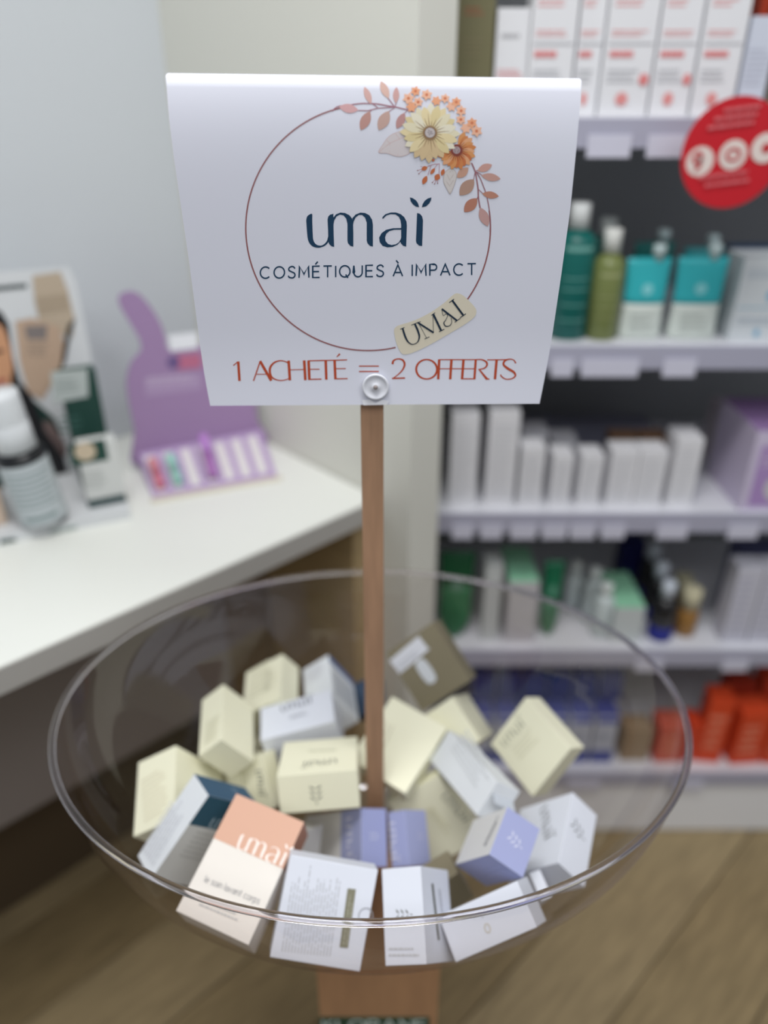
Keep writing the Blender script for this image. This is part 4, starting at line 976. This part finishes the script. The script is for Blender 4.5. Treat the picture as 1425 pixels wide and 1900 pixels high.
o2 += stroke(smoothpts([(1316, 684, 14), (1298, 656, 9), (1262, 648, 11), (1220, 662, 16), (1208, 696, 18), (1248, 732, 22), (1298, 762, 20), (1312, 795, 15), (1280, 820, 11), (1228, 824, 10), (1190, 800, 12), (1182, 782, 10)], 4))
pp.add(Zp(o2, 680, 530, 4.75), ORA); pp.build('printed_offer', sg)
# wreath ring, leaves, flowers
pp = P()
cx_, cy_, rx_, ry_ = 683, 422.5, 227, 228
pp.add(sw(2.6, *arc(cx_, cy_, rx_, ry_, 258, 77, 90)), WR)
pp.add(sw(2.6, *arc(cx_, cy_, rx_, ry_, 37, -8, 24)), WR)
z1 = lambda q_: Zp(q_, 620, 140, 8.906); z2 = lambda q_: Zp(q_, 740, 150, 8.906); z3 = lambda q_: Zp(q_, 770, 270, 8.382)
STM = rgbmat((166, 118, 130)); G1, G2_, G3_ = rgbmat((208, 184, 184)), rgbmat((214, 206, 208)), rgbmat((176, 150, 150))
ghost = closedsmooth([(735, 1270), (800, 1150), (900, 1015), (1050, 935), (1260, 915), (1300, 1100), (1280, 1250), (1160, 1325), (1030, 1335), (880, 1285)], 4)
pp.add(z1([ghost]), G2_); pp.add(z1(sw(9, *ghost, ghost[0])), G1)
pp.add(z1(sw(10, (735, 1270), (920, 1120), (1090, 1045), (1250, 980)) + sw(8, (920, 1120), (915, 1270)) + sw(8, (1075, 1050), (1050, 1320)) + sw(8, (920, 1115), (870, 1075)) + sw(8, (1080, 1045), (1010, 960)) + sw(8, (1190, 1010), (1230, 1280))), G1)
pp.add(z1(sw(20, *smoothpts([(-30, 590), (0, 555), (60, 515), (140, 497), (250, 488), (450, 462), (700, 468), (880, 500), (1000, 518), (1200, 566), (1300, 600)], 4))), STM)
pp.add(z1(sw(16, (390, 578), (560, 582), (720, 540), (1000, 522)) + sw(16, (620, 455), (720, 530)) + sw(16, (880, 360), (990, 505)) + sw(14, (1025, 440), (1010, 510)) + sw(12, (900, 600), (1000, 530)) + sw(12, (1165, 620), (1210, 580)) + sw(12, (590, 600), (620, 575))), STM)
for (a, b, c, d, w_, col) in ((610, 470, 500, 185, 110, (212, 172, 166)), (900, 380, 770, 90, 130, (218, 182, 170)), (1018, 460, 1030, 190, 105, (206, 164, 160)),
                              (400, 575, 80, 515, 150, (214, 170, 172)), (590, 590, 440, 905, 165, (192, 148, 140)), (905, 585, 735, 905, 185, (198, 166, 156)), (1165, 615, 1035, 880, 135, (190, 146, 144))):
    pp.add(z1([lens(a, b, c, d, w_, 9)]), rgbmat(col))
pp.build('printed_branches', sg)
pp = P(); pp.l += .00025
PT = rgbmat((236, 184, 156)); PT2 = rgbmat((232, 166, 128)); PD = rgbmat((206, 120, 84))
for i, (x, y, r_) in enumerate(((210, 430, 100), (870, 420, 95), (1110, 780, 100), (620, 330, 90), (320, 350, 90), (160, 290, 105), (275, 170, 90), (460, 230, 100), (765, 290, 85), (950, 350, 90), (1030, 495, 95), (1025, 640, 90), (1210, 695, 95), (1285, 830, 105))):
    pts = [(x+(r_ if j % 2 == 0 else r_*.62)*math.cos(math.pi*j/6+i), y+(r_ if j % 2 == 0 else r_*.62)*math.sin(math.pi*j/6+i)) for j in range(12)]
    pp.add(z2([pts]), PT if i % 3 else PT2)
    if i > 3: pp.add(z2([disc(x, y, 26, 10)]), PD)
# orange daisy
OC = [(214, 150, 96), (206, 132, 80), (222, 166, 126), (198, 116, 70)]
for i in range(17):
    a = math.radians(-66+i*14.2); r_ = 330-30*(i % 2)
    c = OC[3 if 7 <= i <= 12 and i % 2 else i % 3]
    pp.add(z2([lens(955+40*math.cos(a), 1145+40*math.sin(a), 955+r_*math.cos(a), 1145+r_*math.sin(a), 108, 8, .62)]), rgbmat(c))
for i in range(17):
    a = math.radians(-59+i*14.2); pp.add(z2(stroke([(955+70*math.cos(a), 1145+70*math.sin(a), 16), (955+190*math.cos(a), 1145+190*math.sin(a), 3)])), rgbmat((140, 70, 54)))
pp.add(z2([disc(955, 1145, 98, 20)]), rgbmat((132, 64, 56))); pp.add(z2([disc(955, 1145, 62, 18)]), rgbmat((176, 158, 160)))
# cream daisy
YC = [(232, 226, 204), (230, 214, 170), (222, 206, 158), (228, 220, 190)]
for ly in range(2):
    for i in range(12):
        a = math.radians(i*30+15*ly-88); r_ = (505, 480)[ly]-18*((i*7) % 3)
        c = YC[(i+ly*2) % 4] if not (60 < math.degrees(a) % 360 < 130) else (214, 190, 150)
        pp.add(z2([lens(515+50*math.cos(a), 860+50*math.sin(a), 515+r_*math.cos(a), 860+r_*math.sin(a), 150, 9, .6)]), rgbmat(c))
for i in range(24):
    a = math.radians(i*15-80.5); pp.add(z2(stroke([(515+90*math.cos(a), 860+90*math.sin(a), 20), (515+(200+60*(i % 3))*math.cos(a), 860+(200+60*(i % 3))*math.sin(a), 3)])), rgbmat((168, 142, 108)))
pp.add(z2([disc(515, 860, 118, 22)]), rgbmat((150, 120, 86))); pp.add(z2([disc(515, 858, 92, 22)]), rgbmat((122, 104, 96))); pp.add(z2([disc(515, 856, 82, 20)]), rgbmat((196, 188, 188)))
for i in range(9): pp.add(z2([disc(515+48*math.cos(i*2.4)*(.3+.08*i), 856+48*math.sin(i*2.4)*(.3+.08*i), 11, 8)]), rgbmat((150, 140, 144)))
for i in range(5): pp.add(z2([disc(955+34*math.cos(i*2.4), 1145+34*math.sin(i*2.4), 9, 8)]), rgbmat((126, 100, 106)))
pp.build('printed_flowers', sg)
pp = P(); pp.l += .0001
gh = closedsmooth([(545, 752), (500, 680), (450, 580), (445, 490), (480, 400), (560, 360), (630, 400), (648, 480), (615, 600), (580, 690)], 4)
pp.add(z3([gh]), rgbmat((212, 206, 204))); pp.add(z3(sw(7, *gh, gh[0]) + sw(8, (545, 740), (545, 400)) + sw(6, (545, 640), (490, 560)) + sw(6, (545, 620), (600, 540)) + sw(6, (545, 550), (500, 450)) + sw(6, (545, 530), (600, 450))), rgbmat((182, 168, 164)))
pp.add(z3(sw(20, *smoothpts([(880, 270), (935, 400), (962, 540), (982, 680), (986, 800), (1000, 900), (1015, 975)], 4)) + sw(14, *smoothpts([(945, 400), (1010, 500), (1060, 620), (1105, 745), (1140, 900), (1160, 1030), (1172, 1200), (1166, 1330)], 5))), rgbmat((156, 104, 112)))
pp.add(z3(sw(12, (960, 410), (1050, 465), (1160, 510)) + sw(12, (985, 680), (1070, 760)) + sw(10, (930, 430), (912, 535)) + sw(10, (982, 780), (968, 830)) + sw(12, (955, 390), (1010, 375))), rgbmat((156, 104, 112)))
for (a, b, c, d, w_, col) in ((972, 395, 1200, 298, 120, (204, 158, 148)), (1030, 465, 1332, 520, 120, (198, 156, 146)), (918, 525, 695, 775, 190, (180, 146, 130)), (1045, 748, 1305, 790, 110, (190, 136, 116)),
                              (968, 820, 765, 1035, 165, (184, 126, 106)), (1015, 965, 1135, 1258, 150, (196, 156, 152)), (830, 345, 655, 500, 130, (200, 156, 136))):
    pp.add(z3([lens(a, b, c, d, w_, 9)]), rgbmat(col))
pk = rgbmat((190, 140, 150))
pp.add(z3(sw(9, (190, 325), (300, 290), (385, 285)) + sw(8, (250, 310), (200, 460)) + sw(8, (350, 290), (305, 350)) + sw(8, (380, 285), (375, 440)) + sw(7, (120, 360), (40, 390)) + sw(7, (120, 380), (60, 440)) + sw(7, (130, 340), (85, 320)) + sw(7, (340, 500), (270, 575)) + sw(7, (345, 510), (305, 598)) + sw(7, (355, 510), (352, 590))), pk)
bd = rgbmat((196, 112, 72))
for (a, b, c, d, w_) in ((195, 335, 100, 375, 70), (310, 350, 240, 450, 55), (185, 470, 120, 605, 75), (375, 440, 320, 540, 90), (450, 360, 415, 470, 60), (300, 205, 270, 250, 45)):
    pp.add(z3([lens(a, b, c, d, w_, 6)]), bd)
for x, y in ((40, 388), (60, 440), (270, 575), (305, 598), (352, 588)): pp.add(z3([disc(x, y, 9, 8)]), rgbmat((140, 84, 86)))
pp.build('printed_sprig', sg)
# name badge
pp = P(); pp.l += .0001
z6 = lambda q_: Zp(q_, 680, 530, 4.75)
pp.add(z6([closedsmooth([(243, 400), (262, 362), (300, 345), (430, 303), (560, 238), (680, 155), (760, 85), (800, 68), (850, 85), (905, 135), (958, 195), (968, 235), (945, 282), (850, 352), (700, 440), (560, 520), (430, 582), (350, 606), (305, 592), (265, 510)], 4)]), rgbmat((222, 214, 194)))
L_ = stroke(smoothpts([(318, 375, 15), (342, 450, 17), (368, 496, 12), (405, 518, 8), (448, 500, 8), (466, 452, 14), (452, 395, 17), (425, 335, 17)], 4))
L_ += sw(6, (297, 385), (336, 368)) + sw(6, (395, 348), (452, 325)) + stroke([(452, 325, 15), (592, 415, 16)]) + sw(4, (456, 325), (532, 465)) + sw(4, (590, 415), (586, 255)) + sw(18, (588, 250), (660, 400))
L_ += sw(5, (438, 330), (478, 317)) + sw(6, (512, 470), (555, 452)) + sw(6, (572, 262), (605, 238)) + sw(7, (640, 406), (686, 384)) + sw(16, (664, 205), (800, 310)) + sw(7, (778, 322), (828, 288))
L_ += stroke(smoothpts([(664, 205, 4), (676, 262, 4), (700, 250, 4), (716, 262, 5), (700, 300, 5), (682, 330, 9), (700, 358, 9), (735, 352, 7), (752, 320, 5), (745, 285, 4)], 4))
L_ += sw(17, (756, 130), (856, 265)) + sw(7, (730, 150), (772, 118)) + sw(8, (826, 282), (876, 248))
pp.l += .0003; pp.add(z6(L_), mat('ink_dark', (14, 40, 62), .5)); pp.build('printed_badge', sg)
# clear suction disc pinning the sheet, and the little tape tab under it
cpt = onsheet(697, 717, .0012)
cl = empty('suction_disc', cpt, label='small clear plastic suction disc pressed on the bottom centre of the sign', cat='disc')
nrm = (onsheet(690, 717)-onsheet(704, 717)).cross(onsheet(697, 710)-onsheet(697, 724)).normalized()
if nrm.y > 0: nrm = -nrm
cl.rotation_mode = 'QUATERNION'; cl.rotation_quaternion = nrm.to_track_quat('Z', 'Y')
m2 = bpy.data.materials.new('soft_clear'); m2.use_nodes = True; b2 = m2.node_tree.nodes['Principled BSDF']
b2.inputs['Base Color'].default_value = (*lin((232, 234, 242)), 1); b2.inputs['Roughness'].default_value = .15; b2.inputs['Transmission Weight'].default_value = .12
bm = bmesh.new(); lathe(bm, [(.0108, 0), (.0113, .0008), (.0112, .0020), (.0098, .0024), (.0090, .0016), (.0040, .0013), (.0028, .0024), (.0020, .0026)], n=40); link('disc', bm, m2, cl)
bm = bmesh.new(); lathe(bm, [(.0020, .0027), (.0016, .0034), (.0004, .0037)], n=16); link('stud', bm, rgbmat((150, 140, 138), .3), cl)
tb2 = P(); tb2.l = .0006
tb2.add([[(672, 742), (686, 741), (697, 748), (708, 741), (722, 744), (718, 751), (674, 752)]], mat('tape', (240, 241, 247), .3)); tb2.build('tape_tab', sg)
